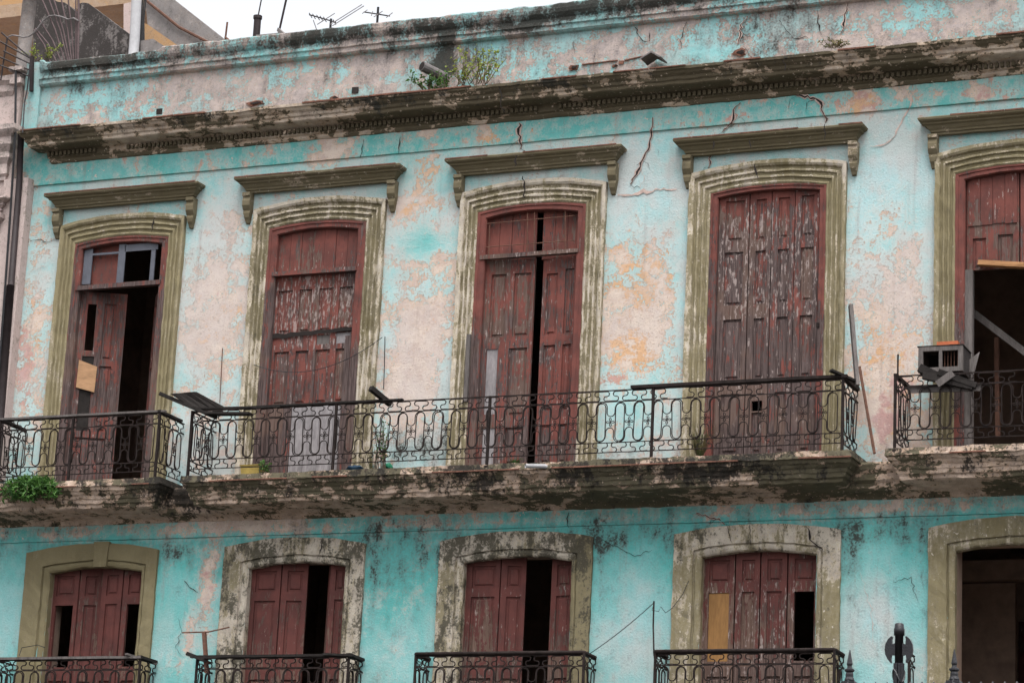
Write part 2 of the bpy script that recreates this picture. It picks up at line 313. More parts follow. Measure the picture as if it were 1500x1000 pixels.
class MB:
    def __init__(s): s.v = []; s.f = []
    def quad(s, a, b, c, d):
        k = len(s.v); s.v += [tuple(a), tuple(b), tuple(c), tuple(d)]; s.f.append((k, k+1, k+2, k+3)); return s
    def box(s, x0, x1, y0, y1, z0, z1):
        k = len(s.v)
        s.v += [(x, y, z) for z in (z0, z1) for y in (y0, y1) for x in (x0, x1)]
        s.f += [tuple(k+i for i in q) for q in ((0, 2, 3, 1), (4, 5, 7, 6), (0, 1, 5, 4), (2, 6, 7, 3), (0, 4, 6, 2), (1, 3, 7, 5))]; return s
    def bar(s, a, b, w, h, up=(0, 0, 1)):
        """rectangular bar from a to b"""
        a, b = Vector(a), Vector(b); d = (b-a).normalized(); u = Vector(up)
        if abs(d.dot(u)) > .95: u = Vector((0, 1, 0))
        r = d.cross(u).normalized()*w/2; u = r.cross(d).normalized()*h/2; k = len(s.v)
        s.v += [tuple(p+x+y) for p in (a, b) for x, y in ((-r, -u), (r, -u), (r, u), (-r, u))]
        s.f += [tuple(k+i for i in q) for q in ((0, 1, 2, 3), (7, 6, 5, 4), (0, 4, 5, 1), (1, 5, 6, 2), (2, 6, 7, 3), (3, 7, 4, 0))]; return s
    def prism(s, poly, y0, y1):
        """polygon of (x, z) given depth y0..y1"""
        k = len(s.v); n = len(poly)
        s.v += [(x, y0, z) for x, z in poly] + [(x, y1, z) for x, z in poly]
        s.f += [tuple(range(k, k+n)), tuple(range(k+2*n-1, k+n-1, -1))]
        s.f += [(k+i, k+n+i, k+n+(i+1) % n, k+(i+1) % n) for i in range(n)]; return s
    def tube(s, pts, r, n=6, closed=False, taper=None):
        pts = [Vector(p) for p in pts]; m = len(pts); k = len(s.v); ref = None
        for i, p in enumerate(pts):
            a = pts[(i-1) % m] if (closed or i > 0) else p; b = pts[(i+1) % m] if (closed or i < m-1) else p
            d = (b-a).normalized()
            if ref is None:
                ref = Vector((0, 1, 0)) if abs(d.y) < .9 else Vector((1, 0, 0))
            u = (ref - d*ref.dot(d))
            u = u.normalized() if u.length > 1e-6 else d.orthogonal().normalized()
            ref = u; v = d.cross(u)
            rr = r if taper is None else r*(1-(1-taper)*i/(m-1))
            for j in range(n):
                t = 2*math.pi*(j+.5)/n; s.v.append(tuple(p + u*math.cos(t)*rr + v*math.sin(t)*rr))
        for i in range(m if closed else m-1):
            for j in range(n):
                s.f.append((k+i*n+j, k+((i+1) % m)*n+j, k+((i+1) % m)*n+(j+1) % n, k+i*n+(j+1) % n))
        if not closed: s.f += [tuple(k+j for j in reversed(range(n))), tuple(k+(m-1)*n+j for j in range(n))]
        return s
    def lathe(s, prof, cx, cy, n=12):
        k = len(s.v)
        for r, z in prof:
            for j in range(n):
                t = 2*math.pi*j/n; s.v.append((cx+r*math.cos(t), cy+r*math.sin(t), z))
        for i in range(len(prof)-1):
            for j in range(n): s.f.append((k+i*n+j, k+i*n+(j+1) % n, k+(i+1)*n+(j+1) % n, k+(i+1)*n+j))
        s.f += [tuple(k+j for j in reversed(range(n))), tuple(k+(len(prof)-1)*n+j for j in range(n))]; return s
    def sweep(s, rows):
        """rows of equally many points joined into a sheet"""
        k = len(s.v); n = len(rows[0])
        for r in rows: s.v += [tuple(p) for p in r]
        for i in range(len(rows)-1):
            for j in range(n-1): s.f.append((k+i*n+j, k+i*n+j+1, k+(i+1)*n+j+1, k+(i+1)*n+j))
        return s
    def rot(s, hx, hy, ang, start=0):
        c, q = math.cos(ang), math.sin(ang)
        for i in range(start, len(s.v)):
            x, y, z = s.v[i]; x -= hx; y -= hy; s.v[i] = (hx+c*x-q*y, hy+q*x+c*y, z)
        return s
    def wear(s, amp=.006, scale=5.0, start=0):
        for i in range(start, len(s.v)):
            p = Vector(s.v[i]); q = mn.noise_vector(p*scale)*amp + mn.noise_vector(p*scale*3.1)*amp*.6; s.v[i] = tuple(p+q)
        return s
    def mesh(s, name, mat, smooth=False):
        me = bpy.data.meshes.new(name); me.from_pydata(s.v, [], s.f); me.materials.append(M[mat] if isinstance(mat, str) else mat)
        if smooth: me.polygons.foreach_set('use_smooth', [True]*len(me.polygons))
        me.update(); return me
    def build(s, name, mat, parent=None, smooth=False, attrs=None, bare=None):
        """one mesh object; a thing of its own gets its origin at its base"""
        v = np.array(s.v)
        if parent is None:
            o3 = np.array([(v[:, 0].min()+v[:, 0].max())/2, (v[:, 1].min()+v[:, 1].max())/2, v[:, 2].min()])
        else: o3 = np.array(wloc(parent))
        me = s.mesh(name, mat, smooth)
        if attrs: set_attrs(me, attrs[0], attrs[1])
        if bare: set_bare(me, bare)
        if np.abs(o3).max() > 0:
            me.transform(Matrix.Translation(-Vector(o3)))
        o = bpy.data.objects.new(name, me); COL.objects.link(o)
        if parent is not None: o.parent = parent
        else: o.location = Vector(o3)
        return o

def frange(a, b, step):
    n = max(1, int(round((b-a)/step))); return [a+(b-a)*i/n for i in range(n+1)]

# ------------------------------------------------------------------ the setting
g = MB(); g.quad((-700, -700, 0), (700, -700, 0), (700, 900, 0), (-700, 900, 0)); tag(g.build('ground', 'paving'), kind='structure')
g = MB(); g.box(-300, 300, -15.0, -4.2, -.2, .006); tag(g.build('road', 'asphalt'), kind='structure')
g = MB(); g.box(-300, 300, -4.2, 0, -.2, .14); tag(g.build('pavement', 'paving'), kind='structure')

# ------------------------------------------------------------------ the turquoise building
XL, XR = -8.56, 10.6
B = thing('apartment_building', 'decayed turquoise apartment building with peeling plaster and tall red shuttered balcony doors', 'building')
UO = [(-7.62, -5.44), (-4.26, -2.09), (-.89, 1.355), (2.595, 4.85), (6.08, 8.31)]       # outer edges of the upper door surrounds
UI = [(-7.35, -5.70), (-4.0, -2.385), (-.62, 1.06), (2.905, 4.575), (6.35, 8.02)]       # outer edges of the wooden frames
LO = [(-7.70, -5.45), (-4.35, -2.085), (-.93, 1.36), (2.535, 4.855), (6.03, 8.33)]
LI = [(-7.28, -5.71), (-3.95, -2.39), (-.57, 1.06), (2.92, 4.52), (6.37, 8.02)]
FLOOR_U, FLOOR_L = 9.22, 5.62
holes = [(a+.06, b-.06, FLOOR_U, 13.16) for a, b in UI] + [(a, b, FLOOR_L, 8.10) for a, b in LI]

def sheet(x0, x1, z0, z1, y, st, hs=()):
    """wall sheet with openings, finely divided so that the wear can follow the place"""
    xs = set(round(v, 4) for v in frange(x0, x1, st)); zs = set(round(v, 4) for v in frange(z0, z1, st))
    for a, b, c, d in hs:
        for q in (a, b):
            if x0 < q < x1: xs.add(round(q, 4))
        for q in (c, d):
            if z0 < q < z1: zs.add(round(q, 4))
    xs, zs = sorted(xs), sorted(zs); mb = MB(); idx = {}
    def vid(i, j):
        if (i, j) not in idx:
            x, z = xs[i], zs[j]
            yy = y + .012*mn.noise((x*.8, 0, z*.8)) + .004*mn.noise((x*4, 3, z*4))
            idx[(i, j)] = len(mb.v); mb.v.append((x, yy, z))
        return idx[(i, j)]
    for i in range(len(xs)-1):
        for j in range(len(zs)-1):
            cx, cz = (xs[i]+xs[i+1])/2, (zs[j]+zs[j+1])/2
            if any(a < cx < b and c < cz < d for a, b, c, d in hs): continue
            mb.f.append((vid(i, j), vid(i+1, j), vid(i+1, j+1), vid(i, j+1)))
    return mb

mb = sheet(XL, XR, 0, 8.5, 0, .07, holes)
mb.build('wall', 'wall', B, attrs=(base_wall, BL_WALL), smooth=True)
mb = sheet(XL, XR, 8.5, 14.15, 0, .06, holes)
mb.build('wall', 'wall', B, attrs=(base_wall, BL_WALL), smooth=True)

for a, b, c, d in holes:
    mb = MB(); mb.quad((a, .0, c), (a, .4, c), (a, .4, d), (a, .0, d)); mb.quad((b, .4, c), (b, .0, c), (b, .0, d), (b, .4, d)); mb.quad((a, .0, d), (a, .4, d), (b, .4, d), (b, .0, d))
    mb.build('reveal', 'room', B)

def run_profile(prof, x0, x1, st, pmax=None, wear=.006, ends=True):
    """moulding: profile of (projection, z) along the front with mitred returns at both ends"""
    pmax = max(p for p, z in prof) if pmax is None else pmax
    xs = frange(0, 1, st/(x1-x0)); mb = MB(); rows = []
    for p, z in prof:
        e = (pmax-p) if ends else 0
        row = []
        if ends: row.append((x0+e, .02, z))
        row += [(x0+e+(x1-x0-2*e)*t, -p, z) for t in xs]
        if ends: row.append((x1-e, .02, z))
        rows.append(row)
    mb.sweep(rows); mb.wear(wear, 5); return mb

# frieze, bands, end strip, cornice, parapet
mb = run_profile([(0, 14.105), (.028, 14.112), (.03, 14.2), (.03, 14.3), (.03, 14.40), (.03, 14.5), (.03, 14.7), (.03, 14.93)], XL+.26, XR, .06, wear=.004); mb.build('frieze', 'wall', B, attrs=(base_wall, BL_WALL))
mb = run_profile([(0, 8.472), (.022, 8.478), (.024, 8.56), (.024, 8.64), (.024, 8.76)], XL, XR, .06, wear=.004); mb.build('band_course', 'wall', B, attrs=(base_wall, BL_WALL))
mb = MB(); zz = frange(8.75, 14.93, .08); mb.sweep([[(XL, .3, z), (XL, -.03, z), (XL+.13, -.032, z), (XL+.265, -.03, z), (XL+.27, .01, z)] for z in zz][::-1]); mb.wear(.004); mb.build('pilaster_strip', 'wall', B, attrs=(base_wall, BL_WALL))
CP = [(0, 14.43), (.05, 14.44), (.07, 14.47), (.07, 14.50), (.10, 14.52), (.105, 14.60), (.13, 14.615), (.22, 14.63), (.31, 14.645), (.33, 14.66), (.335, 14.70), (.36, 14.72), (.37, 14.76), (.41, 14.79), (.43, 14.82), (.455, 14.835), (.46, 14.875), (.40, 14.89), (.2, 14.93), (-.02, 14.97)]
mb = run_profile(CP, XL+.24, XR, .055, wear=.009); mb.build('cornice', 'cornice', B, attrs=(base_cornice, BL_COR))
mb = MB(); x = XL+.62
while x < XR-.3:
    if mn.noise((x*1.1, 9, 4)) > -.32: mb.box(x, x+.042, -.152, -.10, 14.535, 14.598)
    x += .075
mb.build('dentil_course', 'cornice', B, attrs=(base_flat(peel=.12, mold=.12, tone=.3), BL_COR))['kind'] = 'stuff'
# broken terracotta edge course on the cornice
for i in range(34):
    x0 = XL+.3+i*.545; ln = .53
    if mn.noise((i*.73, 2, 1)) < .0: continue
    if x0+ln > XR: break
    q = MB(); q.box(x0, x0+ln, -.478, -.3, 14.866+random.uniform(-.003, .004), 14.884+random.uniform(0, .004)); q.wear(.005, 9); q.build('edge_tile', 'tile', B)

PP = [(0.0, 14.90), (.03, 14.92), (.03, 15.0), (.03, 15.1), (.03, 15.2), (.028, 15.25), (.0, 15.26), (0, 15.35), (0, 15.45), (0, 15.55), (0, 15.65), (0, 15.73), (.05, 15.745), (.075, 15.77), (.08, 15.83), (.10, 15.85), (.10, 15.89), (.06, 15.905), (.06, 15.96), (.085, 15.99), (.11, 16.04), (.12, 16.09), (.12, 16.15), (.10, 16.172), (0, 16.18), (-.2, 16.18), (-.22, 15.3)]
mb = run_profile(PP, XL+.30, XR, .055, wear=.007, ends=False)
x0 = XL+.30
mb.v += [(x0, -p, z) for p, z in PP]; mb.f.append(tuple(range(len(mb.v)-len(PP), len(mb.v))))
# crumbling top edge
for i in range(len(mb.v)):
    x, y, z = mb.v[i]
    if z > 16.0: mb.v[i] = (x, y, z - .035*max(0, mn.noise((x*1.7, 1, 0))) - .02*max(0, mn.noise((x*7, 5, 0))) - (.05 if -8.2 < x < -6.1 else 0))
mb.build('parapet', 'parapet', B, attrs=(base_parapet, BL_PAR))
mb = MB(); mb.sweep([[(XL+.02, .3, z), (XL+.02, -.05, z), (XL+.15, -.055, z), (XL+.31, -.05, z), (XL+.31, .02, z)] for z in frange(16.16, 14.9, .07)]); mb.wear(.005)
mb.build('parapet_pier', 'parapet', B, attrs=(lambda x, z: dict(peel=.3, mold=.05, tone=.5, orange=.05, pink=.2), []))
mb = MB(); mb.box(XL, XR, .2, 11.5, 15.1, 15.28); mb.build('roof_deck', 'concrete', B, attrs=(base_flat(), []))

# holes and pipe stubs in the parapet foot
for (px, py, s) in ((233, 166, .10), (520, 135, .11), (50, 153, .045)):
    c = P(px, py, -.04); q = MB(); q.box(c.x-s/2, c.x+s/2, -.042, -.02, c.z+.03-s*.45, c.z+.03+s*.45); q.wear(.008, 11); q.build('drain_hole', 'crack', B)
for (px, py, sx, sz) in ((372, 152, .33, .10), (488, 144, .15, .05), (838, 100, .2, .10), (1083, 78, .22, .14), (900, 97, .1, .04)):
    c = P(px, py, -.08); q = MB()
    n_ = 9
    ring = [(c.x+sx/2*math.cos(2*math.pi*k/n_)*random.uniform(.6, 1.25), c.z+.02+sz/2*math.sin(2*math.pi*k/n_)*random.uniform(.45, 1.2)) for k in range(n_)]
    q.prism(ring[::-1], -.05, -.02); q.wear(.015, 9); q.build('exposed_masonry', M['tile'], B)
    q = MB(); q.prism([(c.x+(x-c.x)*.55+.02, c.z+(z-c.z)*.5+.01) for x, z in ring][::-1], -.062, -.02); q.wear(.012, 9); q.build('masonry_hollow', 'crack', B)
q = MB()
for (a, b) in (((853, 95), (905, 89)), ((907, 92), (914, 92)), ((915, 89), (942, 83))):
    A, C2 = P(*a, -.03), P(*b, -.03); q.bar((A.x, -.034, A.z), (C2.x, -.034, C2.z), .03, .05 if a[0] == 907 else .012)
q.build('brick_patch', 'tile', B)

# door surrounds ----------------------------------------------------------------
def arch_path(x0, x1, z0, zc, rise, n=18, st=.09):
    xc, hw = (x0+x1)/2, (x1-x0)/2
    pts = [(x0, z) for z in frange(z0, zc, st)]
    pts += [(xc+hw*t, zc+rise*(1-t*t)) for t in [(-1+2*i/n) for i in range(1, n)]]
    pts += [(x1, z) for z in reversed(frange(z0, zc, st))]
    return pts
def band(inner, outer, prof, wear=0):
    """strip between two matching outlines; prof = (t across, y)"""
    mb = MB(); mb.sweep([[(i[0]+(o[0]-i[0])*t, y, i[1]+(o[1]-i[1])*t) for t, y in prof] for i, o in zip(inner, outer)])
    if wear: mb.wear(wear, 6)
    return mb
def same_count(x0, x1, z0, zc, rise, X0, X1, ZC, RISE):
    k = len(frange(z0, zc, .09))-1
    def path(a, b, c, r):
        xc, hw = (a+b)/2, (b-a)/2
        return [(a, z0+(c-z0)*i/k) for i in range(k+1)] + [(xc+hw*t, c+r*(1-t*t)) for t in [(-1+2*i/18) for i in range(1, 18)]] + [(b, z0+(c-z0)*i/k) for i in range(k, -1, -1)]
    return path(x0, x1, zc, rise), path(X0, X1, ZC, RISE)
FL = [(0, .12), (0, -.035), (.07, -.05), (.12, -.05), (.16, -.022), (.25, -.022), (.29, -.052), (.36, -.052), (.40, -.024), (.49, -.024), (.53, -.055), (.60, -.055), (.64, -.026), (.73, -.026), (.78, -.06), (.86, -.075), (1, -.075), (1, .01)]
for i in range(5):
    a, b = UI[i]; A, C2 = UO[i]
    inn, out = same_count(a+.01, b-.01, FLOOR_U, 13.10, .075, A, C2, 13.405, .12)
    ridge_wear(band(inn, out, FL, .010).build('door_surround', 'architrave', B, attrs=(base_arch, [])), -.028, -.055, .09)
FLL = [(0, .1), (0, -.0), (.05, -.02), (.14, -.032), (.2, -.032), (.24, -.012), (.28, -.01), (.30, -.042), (.6, -.046), (1, -.046), (1, .01)]
for i in range(5):
    a, b = LI[i]; A, C2 = LO[i]
    inn, out = same_count(a+.005, b-.005, FLOOR_L, 8.0, .075, A, C2, 8.315, .115)
    o = band(inn, out, FLL, .012).build('door_surround', 'architrave', B, attrs=(base_low, []))
c = P(149, 800, -.06); q = MB(); q.prism([(c.x-.11, 8.07), (c.x+.10, 8.07), (c.x+.125, 8.445), (c.x-.13, 8.445)], -.07, -.01); q.wear(.004); q.build('keystone', 'architrave', B, attrs=(base_low, []))

# hood mouldings with console brackets
HP = [(.02, 13.665), (.075, 13.67), (.08, 13.70), (.10, 13.705), (.105, 13.73), (.125, 13.75), (.15, 13.785), (.18, 13.80), (.185, 13.82), (.22, 13.835), (.235, 13.85), (.24, 13.875), (.22, 13.89), (.02, 13.92)]
HX = [(-7.87, -5.16), (-4.55, -1.81), (-1.10, 1.63), (2.39, 5.13), (5.88, 8.6)]
for i, (a, b) in enumerate(HX):
    h = run_profile(HP, a, b, .06, wear=.005).build('hood_moulding', 'trim', B, attrs=(base_hood, []))
    x = a+.01
    while x < b-.2:
        ln = min(random.uniform(.25, .6), b-.01-x)
        if mn.noise((x*1.3, 6, 3)) > -.15:
            q = MB(); q.box(x, x+ln-.008, -.246, -.05, 13.876, 13.893); q.wear(.004, 8); q.build('edge_tile', 'tile', h)
        x += ln
    for s, e in ((1, a), (-1, b)):
        x0 = e+s*.115; x1 = x0+s*.125; x0, x1 = min(x0, x1), max(x0, x1)
        q = MB()
        prof = [(.0, 13.67), (.15, 13.67), (.15, 13.62), (.12, 13.60), (.135, 13.54), (.13, 13.47), (.10, 13.42), (.085, 13.40), (.095, 13.36), (.08, 13.30), (.05, 13.26), (.035, 13.22), (0, 13.205)]
        for k in range(len(prof)-1):
            (p0, z0), (p1, z1) = prof[k], prof[k+1]
            tw = max(0, (13.42-z0)*.16); tv = max(0, (13.42-z1)*.16)
            q.quad((x0+tw, -p0, z0), (x0+tv, -p1, z1), (x1-tv, -p1, z1), (x1-tw, -p0, z0))
            q.quad((x0+tw, 0, z0), (x0+tv, 0, z1), (x0+tv, -p1, z1), (x0+tw, -p0, z0))
            q.quad((x1-tw, -p0, z0), (x1-tv, -p1, z1), (x1-tv, 0, z1), (x1-tw, 0, z0))
        q.build('console_bracket', 'trim', h, attrs=(lambda x, z: dict(peel=.34, mold=.15, tone=.5, orange=.05, pink=0), []))

# rooms behind the openings -------------------------------------------------------
mb = MB()
for z0, z1 in ((FLOOR_U, 14.3), (FLOOR_L, 9.0)):
    mb.quad((XL, 4, z0), (XR, 4, z0), (XR, 4, z1), (XL, 4, z1)); mb.quad((XL, .0, z0), (XR, .0, z0), (XR, 6, z0), (XL, 6, z0)); mb.quad((XL, .05, z1), (XR, .05, z1), (XR, 6, z1), (XL, 6, z1))
    for x in (XL+.1, -4.85, -1.5, 1.97, 5.45, 9.4, XR-.05): mb.quad((x, .05, z0), (x, 6, z0), (x, 6, z1), (x, .05, z1))
mb.build('interior_walls', 'room', B)
mb = MB(); mb.quad((XL, .3, 0), (XL, 11.5, 0), (XL, 11.5, 15.2), (XL, .3, 15.2)); mb.quad((XR, .0, 0), (XR, 11.5, 0), (XR, 11.5, 16.15), (XR, .0, 16.15)); mb.quad((XL, 11.5, 0), (XR, 11.5, 0), (XR, 11.5, 15.2), (XL, 11.5, 15.2)); mb.build('side_wall', 'wall', B, attrs=(base_wall, []))

for z1, xs_ in ((14.3, (6.2, 6.9, 7.6, 8.3, -6.9, -6.2)), (9.0, (6.3, 7.0, 7.7, 8.4))):
    for x in xs_:
        q = MB(); q.box(x, x+.14, .45, 3.98, z1-.34, z1-.14); q.build('ceiling_beam', 'greywood', B)
q = MB(); q.box(6.35, 7.15, 3.9, 3.98, FLOOR_L+.01, 7.7); q.build('inner_door', 'doorlow', B, bare=lambda x, z: (.4, 0))
q = MB(); q.box(5.5, 6.5, 3.0, 3.12, FLOOR_L+.01, 8.1); q.box(5.5, 8.9, 2.85, 3.1, 8.12, 8.4); q.build('inner_partition', 'room', B)
# doors ---------------------------------------------------------------------------
def bare_up(i):
    k = (.0, -.02, -.06, .12, -.02)[i]
    def f(x, z):
        t = (13.2-z)/4.0
        edge = .0
        return (.36+k+.16*t, (.02, .09, .07, .06, .06)[i] + (.12 if i in (1, 3) and 11.3 < z < 12.9 else 0))
    return f
def bare_lo(i):
    return lambda x, z: (.18+(.08, .10, .18, .30)[min(i, 3)]*max(0, (8.1-z))/1.4*2, (-.14, -.04, .04, .12)[min(i, 3)] - (.12 if z > 7.7 else 0))
def leaf(door, x0, x1, z0, z1, y, panels, mat, bare, hinge=None, ang=0, th=.045, name='door_leaf'):
    """one door leaf: stiles and rails with real openings, each panel a piece of its own"""
    xs = sorted({x0, x1, *[p[0] for p in panels], *[p[1] for p in panels]}); zs = {z0, z1, *[p[2] for p in panels], *[p[3] for p in panels]}
    zs = sorted(zs | set(v for v in frange(z0, z1, .3) if all(abs(v-q) > .05 for q in zs)))
    solid = {}
    for i in range(len(xs)-1):
        for j in range(len(zs)-1):
            cx, cz = (xs[i]+xs[i+1])/2, (zs[j]+zs[j+1])/2
            solid[i, j] = not any(p[0] < cx < p[1] and p[2] < cz < p[3] for p in panels)
    mb = MB()
    for (i, j), s in solid.items():
        if not s: continue
        a, b, c, d = xs[i], xs[i+1], zs[j], zs[j+1]
        mb.quad((a, y, c), (b, y, c), (b, y, d), (a, y, d)); mb.quad((b, y+th, c), (a, y+th, c), (a, y+th, d), (b, y+th, d))
        if not solid.get((i-1, j)): mb.quad((a, y+th, c), (a, y, c), (a, y, d), (a, y+th, d))
        if not solid.get((i+1, j)): mb.quad((b, y, c), (b, y+th, c), (b, y+th, d), (b, y, d))
        if not solid.get((i, j-1)): mb.quad((a, y+th, c), (b, y+th, c), (b, y, c), (a, y, c))
        if not solid.get((i, j+1)): mb.quad((a, y, d), (b, y, d), (b, y+th, d), (a, y+th, d))
    if hinge: mb.rot(hinge, y, ang)
    L = mb.build(name, mat, door, bare=bare)
    for p in panels:
        kind = p[4] if len(p) > 4 else 'panel'
        if kind == 'hole': continue
        a, b, c, d = p[:4]; q = MB()
        if kind == 'panel':
            e = min(.032, (b-a)*.22)
            y1, y2 = y+.026, y+.010
            q.quad((a-.004, y1, c-.004), (b+.004, y1, c-.004), (b-e, y1, c+e), (a+e, y1, c+e)); q.quad((a-.004, y1, d+.004), (a+e, y1, d-e), (b-e, y1, d-e), (b+.004, y1, d+.004))
            q.quad((a-.004, y1, c-.004), (a+e, y1, c+e), (a+e, y1, d-e), (a-.004, y1, d+.004)); q.quad((b+.004, y1, c-.004), (b+.004, y1, d+.004), (b-e, y1, d-e), (b-e, y1, c+e))
            f = e+.016
            ring0 = [(a+e, c+e), (b-e, c+e), (b-e, d-e), (a+e, d-e)]; ring1 = [(a+f, c+f), (b-f, c+f), (b-f, d-f), (a+f, d-f)]
            for k in range(4):
                (u, v), (u2, v2), (w2, t2), (w1, t1) = ring0[k], ring0[(k+1) % 4], ring1[(k+1) % 4], ring1[k]
                q.quad((u, y1, v), (u2, y1, v2), (w2, y2, t2), (w1, y2, t1))
            mz = (c+d)/2
            q.quad((a+f, y2, c+f), (b-f, y2, c+f), (b-f, y2, mz), (a+f, y2, mz)); q.quad((a+f, y2, mz), (b-f, y2, mz), (b-f, y2, d-f), (a+f, y2, d-f))
            mt, nm = mat, 'panel'
        else:
            q.box(a+.003, b-.003, y+.012, y+.03, c+.003, d-.003); mt, nm = kind, 'board'
        if hinge: q.rot(hinge, y, ang)
        q.build(nm, mt, door, bare=bare if mt == mat else None)
    return L
def wood_frame(door, i, zt, rise, wid, mat, bare, y0=-.028, floor=FLOOR_U):
    a, b = UI[i] if floor == FLOOR_U else LI[i]
    inn, out = same_count(a+wid, b-wid, floor, zt-wid*.75, rise, a, b, zt, rise)
    f = band(inn, out, [(0, .14), (0, y0+.02), (.12, y0), (.62, y0), (.66, y0-.012), (.95, y0-.012), (1, y0), (1, .1)], .004)
    f.build('door_frame', mat, door, bare=bare)
def planks(door, x0, x1, z0, z1, y, n, mat, bare, gap=.006, name='plank'):
    w = (x1-x0)/n
    for k in range(n):
        q = MB(); jy = random.uniform(-.006, .006)
        q.box(x0+k*w+gap/2, x0+(k+1)*w-gap/2, y+jy, y+.03+jy, z0+random.uniform(-.01, .01), z1); q.build(name, mat, door, bare=bare)
def PX(px, py, Y=.03): return P(px, py, Y).x
def PZ(px, py, Y=.03): return P(px, py, Y).z

D = []
dl = ['door ajar with an empty slot, a plywood patch and a blue-grey barred transom', 'closed door of split red planks with a long horizontal break', 'tall door with a black gap between its leaves and a wire grille above', 'closed four-column panelled door with bleached wood', 'door torn away below its upper panels, dark room showing']
for i in range(5):
    d = empty('balcony_door', B); d['label'] = dl[i]; D.append(d)
# door 1
i = 0; bu = bare_up(0); wood_frame(D[0], 0, 13.105, .07, .13, 'door', lambda x, z: (.22+.42*max(0, min(1, (12.9-z)/1.0)), .02))
xa, xb = UI[0][0]+.12, UI[0][1]-.12; zt = 12.40
q = MB(); q.box(xa-.04, xb+.03, -.045, .05, zt-.04, zt+.03); q.wear(.008, 4); q.build('transom_bar', 'door', D[0], bare=lambda x, z: (.55, .05))
for (a, b, c, e) in ((122, 134, 365, 416), (172, 182, 358, 416), (181, 229, 357, 367), (220, 226, 366, 414), (134, 172, 370, 373)):
    q = MB(); q.box(PX(a, 390), PX(b, 390), .03, .05, max(PZ((a+b)/2, e), zt+.02), PZ((a+b)/2, c)); q.build('transom_strip', 'steel', D[0])
q = MB(); q.box(PX(134, 390, .1), PX(174, 390, .1), .10, .12, zt, 13.1); q.build('transom_board', 'door', D[0], bare=lambda x, z: (.1, -.4))
xm = (xa+xb)/2; wl = xm-xa
leaf(D[0], xa, xm, FLOOR_U+.03, zt-.03, .07, [(xa+.12, xa+.25, 11.45, 12.18, 'hole'), (xa+.37, xa+.55, 11.32, 12.2), (xa+.10, xa+.28, 11.17, 11.36, 'darkwood'), (xa+.37, xa+.55, 10.2, 11.22), (xa+.10, xa+.28, 10.2, 11.10, 'darkwood'), (xa+.10, xa+.55, 9.4, 10.1)], 'door', bu, xa, math.radians(27))
q = MB(); q.prism([(xa+.05, 10.86), (xa+.33, 10.80), (xa+.34, 11.20), (xa+.06, 11.29)], .045, .058); q.rot(xa, .07, math.radians(27)); q.build('plywood_patch', 'ply', D[0])
leaf(D[0], xm+.01, xb, FLOOR_U+.03, zt-.03, .07, [(xm+.1, xm+.26, 11.3, 12.2), (xm+.36, xm+.56, 11.3, 12.2), (xm+.1, xm+.26, 10.2, 11.2), (xm+.36, xm+.56, 10.2, 11.2)], 'door', bu, xb, math.radians(-52))
# door 2
bu = bare_up(1); wood_frame(D[1], 1, 13.105, .065, .15, 'door', lambda x, z: (.16+.5*max(0, min(1, ((12.6 if x < -3.2 else 11.5)-z)/.7)), 0)); xa, xb = UI[1][0]+.15, UI[1][1]-.15; zt = 12.39
q = MB(); q.box(xa-.05, xb+.03, -.05, .05, zt-.035, zt+.03); q.wear(.008, 4); q.build('transom_bar', 'door', D[1], bare=lambda x, z: (.42, .05))
planks(D[1], xa, xb, zt+.02, 13.16, .05, 7, 'door', lambda x, z: (.30 if z < 12.9 else .05, .14 if z < 12.9 else -.3))
zb = 11.50
wd = (xb-xa)/4
def quarter(k, z0, z1): return (xa+wd*k+.055, xa+wd*(k+1)-.05, z0, z1)
leaf(D[1], xa, xb, zb+.0, zt-.035, .05, [(xa+.04, xa+wd-.05, zb+.0, 12.15), (xa+wd+.06, xa+2*wd-.06, zb, 12.15), (xa+2*wd+.06, xa+3*wd-.04, zb, 12.15), (xa+3*wd+.06, xb-.06, zb, 12.15)], 'door', bu)
leaf(D[1], xa, xb, 10.42, zb-.035, .055, [(xa+.04, xa+wd-.05, 10.42, 11.22), (xa+wd+.06, xa+2*wd-.06, 10.42, 11.22), (xa+2*wd+.06, xa+3*wd-.04, 10.42, 11.22), (xa+3*wd+.06, xb-.06, 10.42, 11.22), (xa+2*wd+.06, xa+3*wd-.06, zb-.2, zb-.06, 'greywood'), (xa+3*wd+.05, xb-.05, zb-.2, zb-.04, 'palewood')], 'door', bu)
q = MB(); q.sweep([[(xa-.02+(xb-xa)*t, .034-.004*t, zb-.085+.06*t+.03*mn.noise((t*9, 0, 0))) for t in [k/12 for k in range(13)]], [(xa-.02+(xb-xa)*t, .034-.004*t, zb-.005+.03*t+.03*mn.noise((t*9, 0, 0))+.02*mn.noise((t*16, 3, 0))) for t in [k/12 for k in range(13)]]]); q.build('split', 'crack', D[1])
planks(D[1], xa, xa+wd*1.2, 9.25, 10.4, .05, 3, 'door', lambda x, z: (.75, 0)); planks(D[1], xa+wd*1.2, xb-.02, 9.25, 10.40, .06, 4, 'palewood', None); planks(D[1], xb-.12, xb, 9.25, 11.4, .03, 1, 'door', lambda x, z: (.8, 0))
